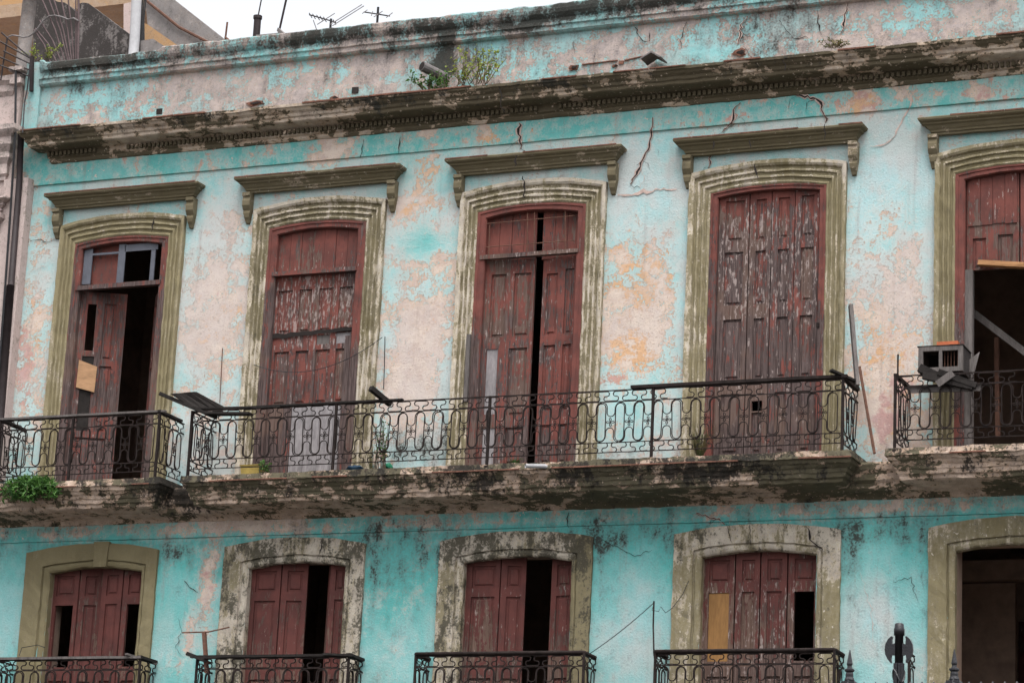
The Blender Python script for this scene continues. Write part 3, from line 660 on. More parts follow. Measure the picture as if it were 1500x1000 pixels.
# door 3
bu = bare_up(2); wood_frame(D[2], 2, 13.105, .075, .14, 'door', lambda x, z: (.04+(.55 if x < .2 else .3)*max(0, min(1, ((11.9 if x < .2 else 10.8)-z)/.9)), -.02)); xa, xb = UI[2][0]+.13, UI[2][1]-.13; zt = 12.42
q = MB(); q.box(xa-.06, xb+.03, -.05, .04, zt-.03, zt+.03); q.wear(.008, 4); q.build('transom_bar', 'door', D[2], bare=lambda x, z: (.5, .1))
gx0, gx1 = PX(786, 340, .07), PX(794.5, 340, .07); hx0, hx1 = PX(774, 660, .07), PX(783, 660, .07)
planks(D[2], xa, gx0, zt-.05, 13.16, .075, 4, 'door', lambda x, z: (.22, -.05)); planks(D[2], gx1, xb, zt-.05, 13.16, .085, 3, 'door', lambda x, z: (.2, -.1))
xg = (gx0+hx0)/2; w1 = xg-xa
leaf(D[2], xa, xg-.015, FLOOR_U+.02, zt-.03, .06, [(xa+.10, xa+.33, 11.25, 12.18), (xa+.45, xg-.07, 11.25, 12.18), (xa+.08, xa+.25, 10.13, 11.08, 'palewood'), (xa+.42, xg-.08, 10.1, 11.08), (xa+.08, xa+.26, 9.4, 9.93, 'palewood'), (xa+.42, xg-.08, 9.4, 9.93)], 'door', bu, xa, math.radians(1.5))
xg2 = (gx1+hx1)/2
leaf(D[2], xg2+.012, xb, FLOOR_U+.02, zt-.03, .075, [(xg2+.07, xg2+.25, 11.25, 12.15), (xg2+.36, xb-.06, 11.25, 12.2), (xg2+.07, xg2+.25, 10.15, 11.1), (xg2+.36, xb-.06, 10.15, 11.1), (xg2+.07, xg2+.24, 9.4, 9.95), (xg2+.35, xb-.07, 9.4, 9.95)], 'door', bu, xb, math.radians(-2.5))
for (a, b) in (((717, 330), (716, 377)), ((773, 312), (772, 372)), ((783, 311), (782, 371)), ((828, 308), (828, 366)), ((712, 328), (842, 316)), ((712, 362), (842, 352))):
    A, C2 = P(*a, .0), P(*b, .0); q = MB(); q.tube([A, C2], .007, 5); q.build('grille_wire', 'rust', D[2])
q = MB(); q.box(UI[2][0]-.05, UI[2][0]+.01, -.085, -.05, 10.3, 11.28); q.build('loose_batten', 'greywood', D[2])
# door 4
bu = bare_up(3); wood_frame(D[3], 3, 13.12, .06, .11, 'door', lambda x, z: (.2+.34*max(0, min(1, ((13.0 if x < 3.7 else 12.2)-z)/1.2)), .0)); xa, xb = UI[3][0]+.11, UI[3][1]-.12
cols = [xa, PX(1095, 400), PX(1128, 400), PX(1162, 400), xb]
rows4 = [(12.42, 13.0), (11.5, 12.26), (10.45, 11.3), (9.42, 10.25)]
for k in range(4):
    a, b = cols[k]+.006, cols[k+1]-.006; top = 13.10+.0*(k in (1, 2))
    pn = [(a+.09, b-.07, c, e) for c, e in rows4]
    if k == 1: pn[3] = (a+.09, b-.07, 9.42, 9.98); pn.append((a+.09, b-.07, 10.0, 10.14, 'hole'))
    leaf(D[3], a, b, FLOOR_U+.02, top+.03, .04+(.02 if k in (1, 2) else 0), pn, 'door', (lambda kk: (lambda x, z: (bu(x, z)[0]+(.10 if z < 12.9 else -.3)-(.06 if kk % 2 else 0), bu(x, z)[1])))(k), a if k < 2 else b, math.radians((1.5, -2.0, 2.0, -1.5)[k]))
q = MB(); c = P(1199, 477, .0); q.box(c.x-.02, c.x+.02, -.045, -.03, c.z-.03, c.z+.03); q.build('lock_plate', 'iron', D[3])
# door 5
bu = bare_up(4); wood_frame(D[4], 4, 13.12, .07, .13, 'door', lambda x, z: (.1+.45*max(0, min(1, (11.5-z)/.7)), -.03)); xa, xb = UI[4][0]+.16, UI[4][1]-.13
zb5 = PZ(1425, 395)
leaf(D[4], xa-.02, xa+.68, zb5, 13.16, .06, [(xa+.06, xa+.24, zb5+.02, 12.22), (xa+.4, xa+.6, zb5+.02, 12.25)], 'door', lambda x, z: (.32 if z < 12.85 else -.1, .0))
leaf(D[4], xa+.70, xb, zb5, 13.16, .06, [(xa+.78, xa+.98, zb5+.02, 12.22), (xa+1.08, xb-.06, zb5+.02, 12.25)], 'door', lambda x, z: (.32 if z < 12.85 else -.1, .0))
planks(D[4], xa, xa+.66, 12.4, 13.15, .045, 4, 'door', lambda x, z: (.34 if z < 12.85 else -.1, .04))
q = MB(); q.box(UI[4][0]+.12, UI[4][0]+.23, .02, .12, FLOOR_U, zb5); q.wear(.006); q.build('bare_jamb', 'greywood', D[4])
A, C2 = P(1434, 386, .0), P(1530, 391, -.1); q = MB(); q.bar(A, C2, .12, .065); q.wear(.012, 4); q.build('broken_rail', 'beam', D[4])
A, C2 = P(1423, 456, .5), P(1520, 530, .5); q = MB(); q.bar(A, C2, .07, .09); q.build('fallen_beam', 'greywood', D[4])
A, C2 = P(1460, 495, .9), P(1462, 640, .9); q = MB(); q.bar(A, C2, .06, .06); q.build('prop_post', 'rust', D[4])

# lower doors
LB = []
dl = ['dark red folding door with two empty slots', 'dark red folding door standing open on a dark gap', 'dark red folding door with one leaf swung inwards', 'scraped red door with an orange plywood pane and an empty slot']
for i in range(4):
    d = empty('balcony_door', B); d['label'] = dl[i]; LB.append(d)
def low_panels(a, b, special=None, inset=.085):
    lo = (a+inset, b-inset*.8, 6.55, 7.55) if not special else (a+inset, b-inset*.8, 6.62, 7.54, special)
    return [(a+inset, b-inset*.8, 7.68, 7.98), lo, (a+inset, b-inset*.8, 5.85, 6.42)]
def low_leaf(i, pa, pb, y=.13, special=None, hinge=None, ang=0, py=900):
    a, b = PX(pa, py, y)+.005, PX(pb, py, y)-.005
    h = None if hinge is None else (a if hinge == 'l' else b)
    leaf(LB[i], a, b, FLOOR_L+.02, 8.12, y, low_panels(a, b, special), 'doorlow', bare_lo(i), h, math.radians(ang))
low_leaf(0, 72, 112, .13, 'hole'); low_leaf(0, 113, 143, .15, None, 'l', 14); low_leaf(0, 144, 176, .12, None, 'r', -4); low_leaf(0, 177, 210, .12, 'hole')
low_leaf(1, 363, 408, .12); low_leaf(1, 409, 445, .12, None, 'l', 10); low_leaf(1, 467, 484, .15, None, 'r', -45); low_leaf(1, 480, 508, .12)
low_leaf(2, 680, 730, .13); low_leaf(2, 731, 766, .14, None, 'l', 14); low_leaf(2, 802, 840, .13, None, 'r', -10)
low_leaf(3, 1028, 1075, .13, 'plyorange'); low_leaf(3, 1076, 1112, .13); low_leaf(3, 1113, 1152, .13); low_leaf(3, 1153, 1200, .13, 'hole')

# balcony slabs and railings --------------------------------------------------------
SP = [(.0, 8.70), (.04, 8.705), (.06, 8.74), (.10, 8.765), (.22, 8.79), (.34, 8.80), (.46, 8.815), (.56, 8.825), (.60, 8.84), (.61, 8.88), (.64, 8.90), (.645, 8.95), (.66, 8.965), (.665, 9.01), (.69, 9.03), (.71, 9.06), (.735, 9.075), (.745, 9.125), (.77, 9.13), (.77, 9.15), (.765, 9.155), (.76, 9.225), (.68, 9.23), (.4, 9.232), (-.02, 9.235)]
KP = [(.0, 8.705), (.04, 8.71), (.06, 8.745), (.10, 8.77), (.22, 8.79), (.25, 8.82), (.26, 8.88), (.30, 8.92), (.31, 8.99), (.34, 9.05), (.35, 9.12), (.33, 9.15), (-.02, 9.16)]
run_profile(KP, XL, XR, .06, wear=.01).build('balcony_ledge', 'slab', B, attrs=(base_slab, BL_SLAB))
SX = [(-8.3, -5.08), (-4.75, 5.2), (5.62, 9.6)]
def curb_attr(x, z):
    if z > 9.145: return dict(peel=.46, mold=.40, tone=.9, orange=.05, pink=.05)
    return base_slab(x, z)
for a, b in SX:
    sl_ = run_profile(SP, a, b, .05, wear=.013)
    for n_ in range(len(sl_.v)):
        x, y, z = sl_.v[n_]
        if 8.74 < z < 9.12: q_ = mn.noise((x*2.6, y*3, z*5)); q2 = mn.noise((x*8, y*8, z*9)); sl_.v[n_] = (x, y+.035*max(0, q_)+.015*q2, z+.03*max(0, q_-.1)+.012*q2)
    sl_.build('balcony_slab', 'slab', B, attrs=(curb_attr, BL_SLAB))
    k = 0; x = a+.02
    while x < b-.3:
        ln = random.uniform(.26, .5)
        if mn.noise((x*.9, 4, 2)) > -.05:
            q = MB(); q.box(x, min(b-.02, x+ln-.01), -.782, -.6, 9.128, 9.145); q.wear(.004, 8); q.build('edge_tile', 'tile', B)
        x += ln

RAILZ = (10.18, 10.025, 9.46, 9.325)
def stadium(w, h, n=5):
    r = w/2; pts = []
    for k in range(n+1): t = math.pi*k/n; pts.append((r*math.cos(t), 0, h/2-r+r*math.sin(t)))
    for k in range(n+1): t = math.pi+math.pi*k/n; pts.append((r*math.cos(t), 0, -(h/2-r)+r*math.sin(t)))
    return pts
def railing_meshes(p, hz, hb, r=.008, tag_=''):
    """pieces of one ironwork bay, pitch p, middle height hz, fret height hb"""
    out = {}
    w = p*.47
    out['oval_loop'] = MB().tube(stadium(w, hz-.035), r, 4, True).mesh('oval_loop', 'iron')
    # bar that runs over one oval's shoulder, down into the gap and up over the next
    def link(sg):
        pts = []; ho = hz/2-.008; wo = p*.285; rr = wo
        for k in range(5): t = math.pi/2*k/4; pts.append((wo*math.sin(t), ho-wo+wo*math.cos(t)))
        dip = hz*.14; g2 = p/2-wo
        ur = g2
        for k in range(1, 7): t = math.pi/2*k/6; pts.append((p/2-ur*math.cos(t), dip+ur*1.0-ur*math.sin(t)*1.0))
        pts += [(p-x, z) for x, z in reversed(pts[:-1])]
        return [(x-p/2, 0, z*sg) for x, z in pts]
    out['link_bar'] = MB().tube(link(1), r, 4).mesh('link_bar', 'iron'); out['foot_bar'] = MB().tube(link(-1), r, 4).mesh('foot_bar', 'iron')
    q = MB()
    L = hz*.105; wd = p*.075
    for k in range(4):
        a = math.pi/2*k; ln = L if k % 2 else p*.215
        pts = [(0, 0), (.45*ln, wd*.55), (.8*ln, wd*.7), (ln, 0), (.8*ln, -wd*.7), (.45*ln, -wd*.55)]
        q.tube([(x*math.cos(a)-z*math.sin(a), 0, x*math.sin(a)+z*math.cos(a)) for x, z in pts], r*.85, 4, True)
    out['rosette'] = q.mesh('rosette', 'iron')
    t = hb/2-.012; rho = t/2; xo, xi = .275*p, .225*p
    half = [(0, t), (xo, t)] + [(xo+rho*math.sin(math.pi*k/6), t-rho+rho*math.cos(math.pi*k/6)) for k in range(1, 6)] + [(xo, 0), (xi, 0)] + [(xi-rho*math.sin(math.pi*k/6), -rho+rho*math.cos(math.pi*k/6)) for k in range(1, 6)] + [(xi, -t), (.5*p, -t)]
    pts = [(-x, z) for x, z in reversed(half[1:])] + half
    out['fret_scroll'] = MB().tube([(x, 0, z) for x, z in pts], r, 4).mesh('fret_scroll', 'iron')
    return out
RM = railing_meshes(.272, RAILZ[1]-RAILZ[2], RAILZ[0]-RAILZ[1])
RML = railing_meshes(.255, .565, .15, .0092)
def place(name, me, parent, loc, rz=0):
    o = bpy.data.objects.new(name, me); COL.objects.link(o); o.parent = parent; o.location = loc; o.rotation_euler = (random.gauss(0, .025), random.gauss(0, .022), rz+random.gauss(0, .02)); return o
def rail_run(R, a, b, pitch, meshes, zs, skip=()):
    """one straight run of ironwork from a to b (plan points)"""
    a, b = Vector((a[0], a[1], 0)), Vector((b[0], b[1], 0)); d = b-a; L = d.length; n = max(1, round(L/pitch)); st = L/n; u = d/L; rz = math.atan2(u.y, u.x); sx = st/pitch
    for k, z in enumerate(zs):
        if ('rail', k) in skip: continue
        q = MB(); m = max(2, int(L/.4))
        pts = [a+u*(L*i/m)+Vector((0, 0, z+.004*mn.noise((i*.7+k, a.x, 0)))) for i in range(m+1)]
        for i in range(m): q.bar(pts[i], pts[i+1]+u*.002, .012, .012 if k else .016)
        q.build('rail_bar', 'iron', R)
    zm = (zs[1]+zs[2])/2
    for i in range(n):
        c = a+u*(st*(i+.5))
        def put(nm, off, z):
            p = c+u*off*st; o = place(nm, meshes[nm], R, (p.x, p.y, z), rz); o.scale = (sx, 1, 1)
        if random.random() > .03: put('oval_loop', 0, zm)
        if i < n-1:
            put('link_bar', .5, zm); put('foot_bar', .5, zm); put('rosette', .5, zm)
        if random.random() > .05: put('fret_scroll', 0, (zs[0]+zs[1])/2)
        if random.random() > .07: put('fret_scroll', .0, (zs[2]+zs[3])/2)
def post(R, x, y, z0, z1, w=.03):
    q = MB(); q.box(x-w/2, x+w/2, y-w/2, y+w/2, z0, z1); q.box(x-w*.75, x+w*.75, y-w*.75, y+w*.75, z0, z0+.05); q.build('rail_post', 'iron', R)
YF = -.735
def balcony(label, x0, x1, posts, left=True, right=True):
    R = empty('balcony_railing', B); R['label'] = label
    rail_run(R, (x0, YF), (x1, YF), .272, RM, RAILZ)
    if left: rail_run(R, (x0, YF), (x0, -.02), .24, RM, RAILZ)
    if right: rail_run(R, (x1, YF), (x1, -.02), .24, RM, RAILZ)
    for x in posts: post(R, x, YF, 9.16, 10.19, .034)
    return R
RA = balcony('short iron railing over the leafy green bush', -7.92, -5.19, (-7.92, -5.19, -6.65))
RB = balcony('long iron railing running past three doors', -4.65, 5.05, (-4.65, -2.33, .03, 2.42, 5.05))
RC = balcony('iron railing under the wooden crate', 5.75, 9.45, (5.75, 9.45, 7.6))
def wood_rail(R, a, b, w=.06, h=.035, mat='darkwood'):
    q = MB(); A, C2 = Vector(a), Vector(b); n = 8
    for k in range(n): q.bar(A+(C2-A)*k/n, A+(C2-A)*((k+1)/n)+(C2-A).normalized()*.004, w, h)
    q.wear(.004, 3); q.build('hand_rail', mat, R)
wood_rail(RA, (-7.98, YF, 10.21), (-5.1, YF, 10.21), .055, .03, 'greywood'); wood_rail(RA, (-5.19, YF-.03, 10.21), (-5.19, -.12, 10.205), .055, .035); wood_rail(RA, (-7.92, YF, 10.22), (-7.92, -.05, 10.2), .055, .03)
wood_rail(RB, (2.1, YF, 10.215), (5.1, YF, 10.215), .07, .04, 'iron'); wood_rail(RB, (5.05, YF-.02, 10.205), (5.05, -.05, 10.205), .07, .05, 'iron'); wood_rail(RB, (-3.95, YF, 10.205), (-1.3, YF, 10.20), .06, .025)
wood_rail(RC, (5.75, YF, 10.20), (5.75, -.05, 10.2), .05, .04, 'iron')

LX = [(-7.76, -5.34), (-4.41, -2.02), (-1.0, 1.47), (2.48, 4.92)]
LZ = (6.64, 6.485, 5.92, 5.77)
lab = ['iron balcony railing with a plank rail under the slotted door', 'iron balcony railing loaded with boards', 'iron balcony railing with a round black rail beside the open dark doorway', 'iron balcony railing with round black rail below the orange pane']
for i, (a, b) in enumerate(LX):
    q = run_profile([(0, 5.35), (.2, 5.4), (.35, 5.42), (.46, 5.45), (.50, 5.5), (.52, 5.6), (.50, 5.64), (0, 5.645)], a-.05, b+.05, .1, wear=.006); q.build('balcony_slab', 'slab', B, attrs=(base_slab, []))
    R = empty('balcony_railing', B); R['label'] = lab[i]; yf = -.47
    rail_run(R, (a, yf), (b, yf), .255, RML, LZ); rail_run(R, (a, yf), (a, -.02), .23, RML, LZ); rail_run(R, (b, yf), (b, -.02), .23, RML, LZ)
    for x in (a, b): post(R, x, yf, 5.64, 6.66, .03)
    if i >= 2:
        q = MB(); q.tube([(a, -.02, 6.665), (a, yf, 6.67), (a+.02, yf-.01, 6.67), (b-.03, yf-.01, 6.67), (b, yf+.02, 6.67), (b, -.06, 6.66)], .028, 7); q.build('hand_rail', 'iron', R, smooth=True)
    else:
        wood_rail(R, (a-.1, yf, 6.665), (b+.02, yf, 6.665), .07, .035, 'greywood' if i == 0 else 'darkwood'); wood_rail(R, (b, yf-.03, 6.67), (b, -.04, 6.66), .07, .04, 'darkwood')
R = empty('balcony_railing', B); R['label'] = 'leftover iron side panel on the wall by the open room'
rail_run(R, (5.86, -.30), (5.86, -.02), .23, RML, LZ); post(R, 5.86, -.31, 5.35, 6.62, .03)
q = run_profile([(0, 5.35), (.2, 5.4), (.35, 5.45), (.38, 5.5), (.4, 5.6), (.38, 5.64), (0, 5.645)], 5.8, 8.5, .1, wear=.006); q.build('balcony_slab', 'slab', B, attrs=(base_slab, []))

# cracks in the plaster -----------------------------------------------------------
def surf(z):
    if z > 14.9: return -.034 if z < 15.26 else -.004
    if 14.105 < z < 14.44: return -.034
    if 8.475 < z < 8.74: return -.028
    return -.003
def crack(pts, w, mat='crack', ydef=None, parent=None, lift=.008):
    fine = []
    for (a, b) in zip(pts[:-1], pts[1:]):
        n = max(2, int(math.hypot(b[0]-a[0], b[1]-a[1])/4))
        fine += [(a[0]+(b[0]-a[0])*k/n, a[1]+(b[1]-a[1])*k/n) for k in range(n)]
    fine.append(pts[-1]); l, r = [], []
    n = len(fine)
    for k, (px, py) in enumerate(fine):
        c = P(px, py, 0); j = mn.noise((c.x*5, 1, c.z*5))*.05+mn.noise((c.x*17, 1, c.z*17))*.04; ww = w*(.45+.55*math.sin(math.pi*min(1, max(.06, k/(n-1)))))*(.35+1.7*abs(mn.noise((c.x*8, 4, c.z*8))))
        y = (surf(c.z) if ydef is None else ydef) - lift
        d = (fine[min(n-1, k+1)][0]-fine[max(0, k-1)][0], fine[min(n-1, k+1)][1]-fine[max(0, k-1)][1]); horiz = abs(d[0]) > abs(d[1])
        c = P(px, py, y)
        if horiz: l.append((c.x, y, c.z+j-ww/2)); r.append((c.x, y, c.z+j+ww/2))
        else: l.append((c.x+j-ww/2, y, c.z)); r.append((c.x+j+ww/2, y, c.z))
    MB().sweep([l, r]).build('crack', mat, parent or B)
for pts, wd_, mt in (
    ([(958, 172), (953, 195), (949, 212), (941, 235), (936, 248), (925, 270)], .024, 'crack'), ([(1084, 148), (1075, 165), (1073, 180), (1058, 194)], .024, 'crack'),
    ([(1044, 207), (1040, 228), (1035, 247)], .016, 'crack'), ([(1155, 132), (1167, 141), (1195, 143), (1202, 150), (1204, 165), (1208, 180)], .02, 'crack'),
    ([(759, 180), (761, 205), (762, 218)], .022, 'crack'), ([(531, 205), (531, 231)], .01, 'crack'), ([(587, 200), (586, 225)], .01, 'crack'),
    ([(930, 40), (938, 56), (945, 64), (950, 58), (952, 48)], .012, 'crack'), ([(1005, 32), (1000, 50), (994, 72)], .013, 'crack'), ([(1093, 24), (1084, 45), (1082, 64)], .018, 'crack'),
    ([(1243, 3), (1236, 22), (1233, 45), (1234, 50)], .015, 'crack'), ([(1196, 15), (1199, 38), (1204, 52)], .011, 'crack'), ([(1140, 30), (1152, 46), (1166, 56), (1184, 56)], .013, 'crack'),
    ([(836, 60), (842, 78)], .008, 'crack'), ([(1265, 0), (1258, 40), (1247, 62)], .012, 'crackpink'),
    ([(1338, 128), (1335, 150), (1322, 178), (1305, 205), (1290, 214), (1275, 215)], .035, 'crackpink'), ([(905, 285), (930, 284), (960, 280), (992, 276)], .05, 'crackpink'),
    ([(937, 248), (945, 258), (936, 275)], .014, 'crackpink'), ([(44, 352), (80, 352)], .008, 'crack'), ([(34, 388), (46, 395), (70, 388), (78, 375)], .010, 'crackpink'),
    ([(270, 850), (285, 862), (289, 868)], .012, 'crack'), ([(262, 905), (266, 925), (256, 948), (268, 962)], .008, 'crack'), ([(1260, 838), (1270, 870), (1278, 905), (1283, 960)], .008, 'crackpink'),
    ([(1308, 852), (1325, 850), (1335, 845), (1342, 870), (1345, 880)], .01, 'crack'), ([(880, 790), (905, 800), (930, 812), (955, 808)], .01, 'crack'), ([(832, 750), (832, 772)], .012, 'crack'), ([(1020, 752), (1050, 758), (1060, 768)], .014, 'crack')):
    if mt == 'crack' and wd_ > .013: crack(pts, wd_*3.6, 'crackpink')
    if mt == 'crack' and wd_ > .0125 and len(pts) > 2:
        for _b in range(3):
            n_ = random.randrange(1, len(pts)); bx, by = pts[n_]; sx_ = random.choice((-1, 1)); ln = random.uniform(12, 26)
            crack([(bx, by), (bx+sx_*ln*.5, by+ln*.35), (bx+sx_*ln*random.uniform(.6, 1.1), by+ln*random.uniform(.5, 1.3))], wd_*.42, 'crack', lift=.0105)
    crack(pts, wd_*(1.5 if mt == 'crack' else .9), mt, lift=.011 if mt == 'crack' else .008)
for pts, y in (([(755, 228), (756, 245)], -.26), ([(765, 258), (766, 290)], -.085), ([(1044, 207), (1043, 220)], -.26), ([(1098, 205), (1098, 218)], -.26), ([(1108, 240), (1108, 262)], -.085), ([(226, 318), (221, 340)], -.085), ([(1208, 182), (1212, 205)], -.26)):
    crack(pts, .034, 'crack', y)
crack([(730, 121), (734, 150), (738, 165)], .022, 'crack', -.44); crack([(1145, 86), (1150, 104)], .02, 'crack', -.46)
crack([(1062, 768), (1070, 795)], .02, 'crack', -.055); crack([(1180, 770), (1188, 790), (1205, 802)], .03, 'crack', -.055); crack([(1097, 768), (1099, 803)], .01, 'crack', -.055); crack([(470, 790), (466, 818)], .02, 'crack', -.055)

# ------------------------------------------------------------------ things on and around the balconies
def slat(name, a, b, w, h, mat, label, cat, group=None, up=(0, 0, 1)):
    q = MB(); q.bar(a, b, w, h, up); q.wear(.005, 5); return tag(q.build(name, mat), label, cat, group)
# board lid resting on the railing corner
t = thing('board_lid', 'dark plank lid lying askew on the railing corner by the plywood-patched door', 'boards', (-4.6, -.75, 10.2))
A, Bq = P(250, 577, -1.0), P(288, 574, -.75); Cq, Dq = P(330, 597, -.35), P(292, 604, -.75)
up_ = (Bq-A).cross(Dq-A).normalized(); up_ = up_ if up_.z > 0 else -up_
for k in range(4):
    f0, f1 = k/4, (k+1)/4-.015; q = MB()
    cs = [A.lerp(Bq, f0), A.lerp(Bq, f1), Dq.lerp(Cq, f1), Dq.lerp(Cq, f0)]; cs = [p+up_*random.uniform(-.006, .006) for p in cs]; cs2 = [p+up_*.02 for p in cs]
    q.quad(*cs); q.quad(*cs2[::-1])
    for n_ in range(4): q.quad(cs[n_], cs2[n_], cs2[(n_+1) % 4], cs[(n_+1) % 4])
    q.build('plank', 'darkwood', t)
q = MB(); q.bar(P(234, 576, -1.02), P(318, 612, -.68), .05, .045); q.wear(.006); q.build('batten', 'darkwood', t)
q = MB(); q.bar(P(286, 599, -.72), P(362, 597, -.6), .10, .025); q.wear(.006); q.build('batten', 'darkwood', t)
slat('loose_plank', P(300, 606, -.76), P(368, 606, -.74), .16, .03, 'darkwood', 'wide dark plank lying flat along the railing under the askew lid', 'plank')
slat('loose_plank', P(372, 597, -.74), P(412, 595, -.74), .06, .03, 'darkwood', 'short dark plank on the rail before the split-plank door', 'plank')
slat('broken_beam', P(543, 568, -.95), P(572, 592, -.60), .07, .07, 'darkwood', 'dark broken timber stub poking up over the railing', 'timber')
slat('leaning_post', P(1246, 447, -.28), P(1256, 565, -.62), .05, .075, 'greywood', 'tall grey timber leaning upright at the end of the long railing', 'post')
slat('loose_plank', P(1217, 542, -.85), P(1257, 560, -.55), .08, .03, 'darkwood', 'dark plank end sticking out over the corner of the long railing', 'plank')
c1 = P(1281, 664, -.3); q = MB(); q.tube([c1, P(1259, 537, -.12)], .02, 6); tag(q.build('rusty_rod', 'rust'), 'rusty rod leaning against the wall between two balconies', 'rod')
q = MB(); a = P(1315, 556, -.735); q.tube([a, a+Vector((0, 0, .34))], .012, 6); tag(q.build('iron_rod', 'iron'), 'thin iron rod standing up from the railing post by the crate', 'rod')
# wooden crate with a brick on it
Z0, Z1 = PZ(1350, 548, -.6), PZ(1350, 511, -.6); X0, X1 = PX(1346, 520, -.66), PX(1411, 520, -.66)
t = thing('wooden_crate', 'grey wooden window crate with a barred opening on the railing', 'crate', ((X0+X1)/2, -.55, Z0))
for a, b, c, d in ((X0, X0+.06, Z0, Z1), (X1-.06, X1, Z0, Z1), (X0+.06, X1-.06, Z1-.06, Z1), ((X0+X1)/2-.02, (X0+X1)/2+.02, Z0, Z1-.06), (X0+.06, X1-.06, Z0, Z0+.06)):
    q = MB(); q.box(a, b, -.69, -.65, c, d); q.wear(.005); q.build('frame_slat', 'greywood', t)
q = MB(); q.box(X0-.015, X1+.006, -.695, -.22, Z1+.003, Z1+.014); q.build('lid_board', 'darkwood', t)
q = MB(); q.box(X0+.005, X0+.03, -.648, -.22, Z0, Z1); q.build('side_board', 'cratewood', t); q = MB(); q.box(X1-.03, X1-.005, -.648, -.22, Z0, Z1); q.build('side_board', 'cratewood', t); q = MB(); q.box(X0+.03, X1-.03, -.24, -.22, Z0, Z1); q.build('back_board', 'darkwood', t)
for k in range(6):
    x = (X0+X1)/2+.04+k*.042; q = MB(); q.tube([(x, -.62, Z0+.05), (x, -.62, Z1-.04)], .005, 5); q.build('bar', 'rust', t)
for (a, b, w_) in (((1347, 538), (1398, 562), .10), ((1352, 550), (1425, 566), .09), ((1375, 545), (1430, 564), .08)):
    q = MB(); q.bar(P(*a, -.80), P(*b, -.74), .05, w_); q.wear(.012, 5); q.build('broken_slat', 'darkwood', t)
q = MB(); q.bar(P(1373, 563, -.84), P(1396, 546, -.84), .02, .09); q.wear(.004); q.build('broken_slat', 'greywood', t)
slat('support_plank', P(1330, 570, -.70), P(1437, 567, -.70), .03, .10, 'greywood', 'pale grey plank bracing the crate behind the railing', 'plank')
q = MB(); c = P(1389, 506, -.5); q.box(c.x-.14, c.x+.14, -.56, -.44, Z1+.025, Z1+.095); q.wear(.004, 8); tag(q.build('loose_brick', 'brick'), 'orange brick lying on top of the wooden crate', 'brick')
q = MB(); a, b, c = P(1418, 528, -.3), P(1435, 515, -.25), P(1426, 550, -.3); q.quad(a, b, c, P(1412, 545, -.3)); q.quad(a+Vector((0, .01, 0)), P(1412, 545, -.29), c+Vector((0, .01, 0)), b+Vector((0, .01, 0))); tag(q.build('sheet_scrap', 'greywood'), 'scrap of dull grey sheet hanging behind the wooden crate', 'sheet')
# floor clutter on the balcony
c = P(370, 690, -.62); q = MB(); q.prism([(c.x-.15, 9.235), (c.x+.13, 9.235), (c.x+.16, 9.36), (c.x-.17, 9.36)], -.68, -.5); q.prism([(c.x-.18, 9.36), (c.x+.17, 9.36), (c.x+.17, 9.375), (c.x-.18, 9.375)], -.69, -.49); tag(q.build('plastic_tub', 'yellow'), 'yellow plastic tub on the balcony floor by the split-plank door', 'tub')
def lump(name, px, py, sx, sz, mat, label, cat):
    c = P(px, py, -.55); q = MB(); n, m = 10, 6
    for i in range(m+1):
        for j in range(n):
            t, u = math.pi*i/m, 2*math.pi*j/n; q.v.append((c.x+sx*math.sin(t)*math.cos(u), -.55+.12*math.sin(t)*math.sin(u), 9.235+sz*(1+math.cos(t))))
    for i in range(m):
        for j in range(n): q.f.append((i*n+j, (i+1)*n+j, (i+1)*n+(j+1) % n, i*n+(j+1) % n))
    for i in range(len(q.v)):
        p = Vector(q.v[i]); d = mn.noise_vector(p*9)*.035; q.v[i] = (p.x+d.x, p.y+d.y, max(9.236, p.z+d.z))
    tag(q.build(name, mat), label, cat)
lump('plastic_bag', 520, 684, .14, .045, 'blue', 'crumpled blue plastic bag on the balcony floor', 'bag'); lump('plastic_pot', 570, 684, .06, .05, 'green', 'small green plastic pot on the balcony floor', 'pot')
c = P(777, 689, -.8); q = MB(); q.tube([(c.x+.22, -.6, 9.16), (c.x+.2, -.78, 9.16), (c.x, -.98, 9.13)], .03, 8); tag(q.build('drain_spout', 'pipe', smooth=True), 'short pale pipe spout poking out below the black-gap door', 'pipe')

# wires
def wire(name, pts, r, label, cat='wire', mat='cable'):
    q = MB(); q.tube(pts, r, 5); return tag(q.build(name, mat), label, cat)
def sag(a, b, s, n=12): return [a.lerp(b, k/n) - Vector((0, 0, s*4*(k/n)*(1-k/n))) for k in range(n+1)]
wire('slack_wire', sag(P(372, 534, -.09), P(560, 494, -.07), .28), .006, 'thin slack wire drooping across the split-plank door')
wire('hanging_wire', [P(564, 493, -.05), P(563, 540, -.05), P(562, 570, -.06)], .007, 'thin vertical wire hanging beside the split-plank door')
wire('wall_rod', [P(326, 510, -.03), P(324, 550, -.03), P(322, 590, -.04)], .007, 'thin rusty wire hanging straight down over the askew lid', mat='rust')
wire('stay_wire', sag(P(862, 958, -.46), P(957, 883, -.3), .03), .006, 'wire slanting up from the round rail to the bare wall pole')
wire('loose_wire', [P(958, 884, -.3), P(955, 893, -.25), P(965, 895, -.25), P(968, 888, -.25), P(975, 897, -.2), P(985, 890, -.1), P(1000, 870, -.07), P(1009, 850, -.07)], .005, 'curly loose wire between wall pole and olive surround')
c = P(958, 955, -.3)
wire('wire_pole', [Vector((P(959, 1000, -.47).x, -.47, 6.5)), P(958, 955, -.45), P(957, 915, -.35), P(958, 880, -.3)], .012, 'thin crooked pole standing above the corner of a balcony', 'pole', 'iron')
wire('clothes_wire', [P(28, 960, -.2), P(32, 948, -.15), P(55, 944, -.08), P(66, 948, -.06)], .006, 'bent wire looped over the olive door surround')
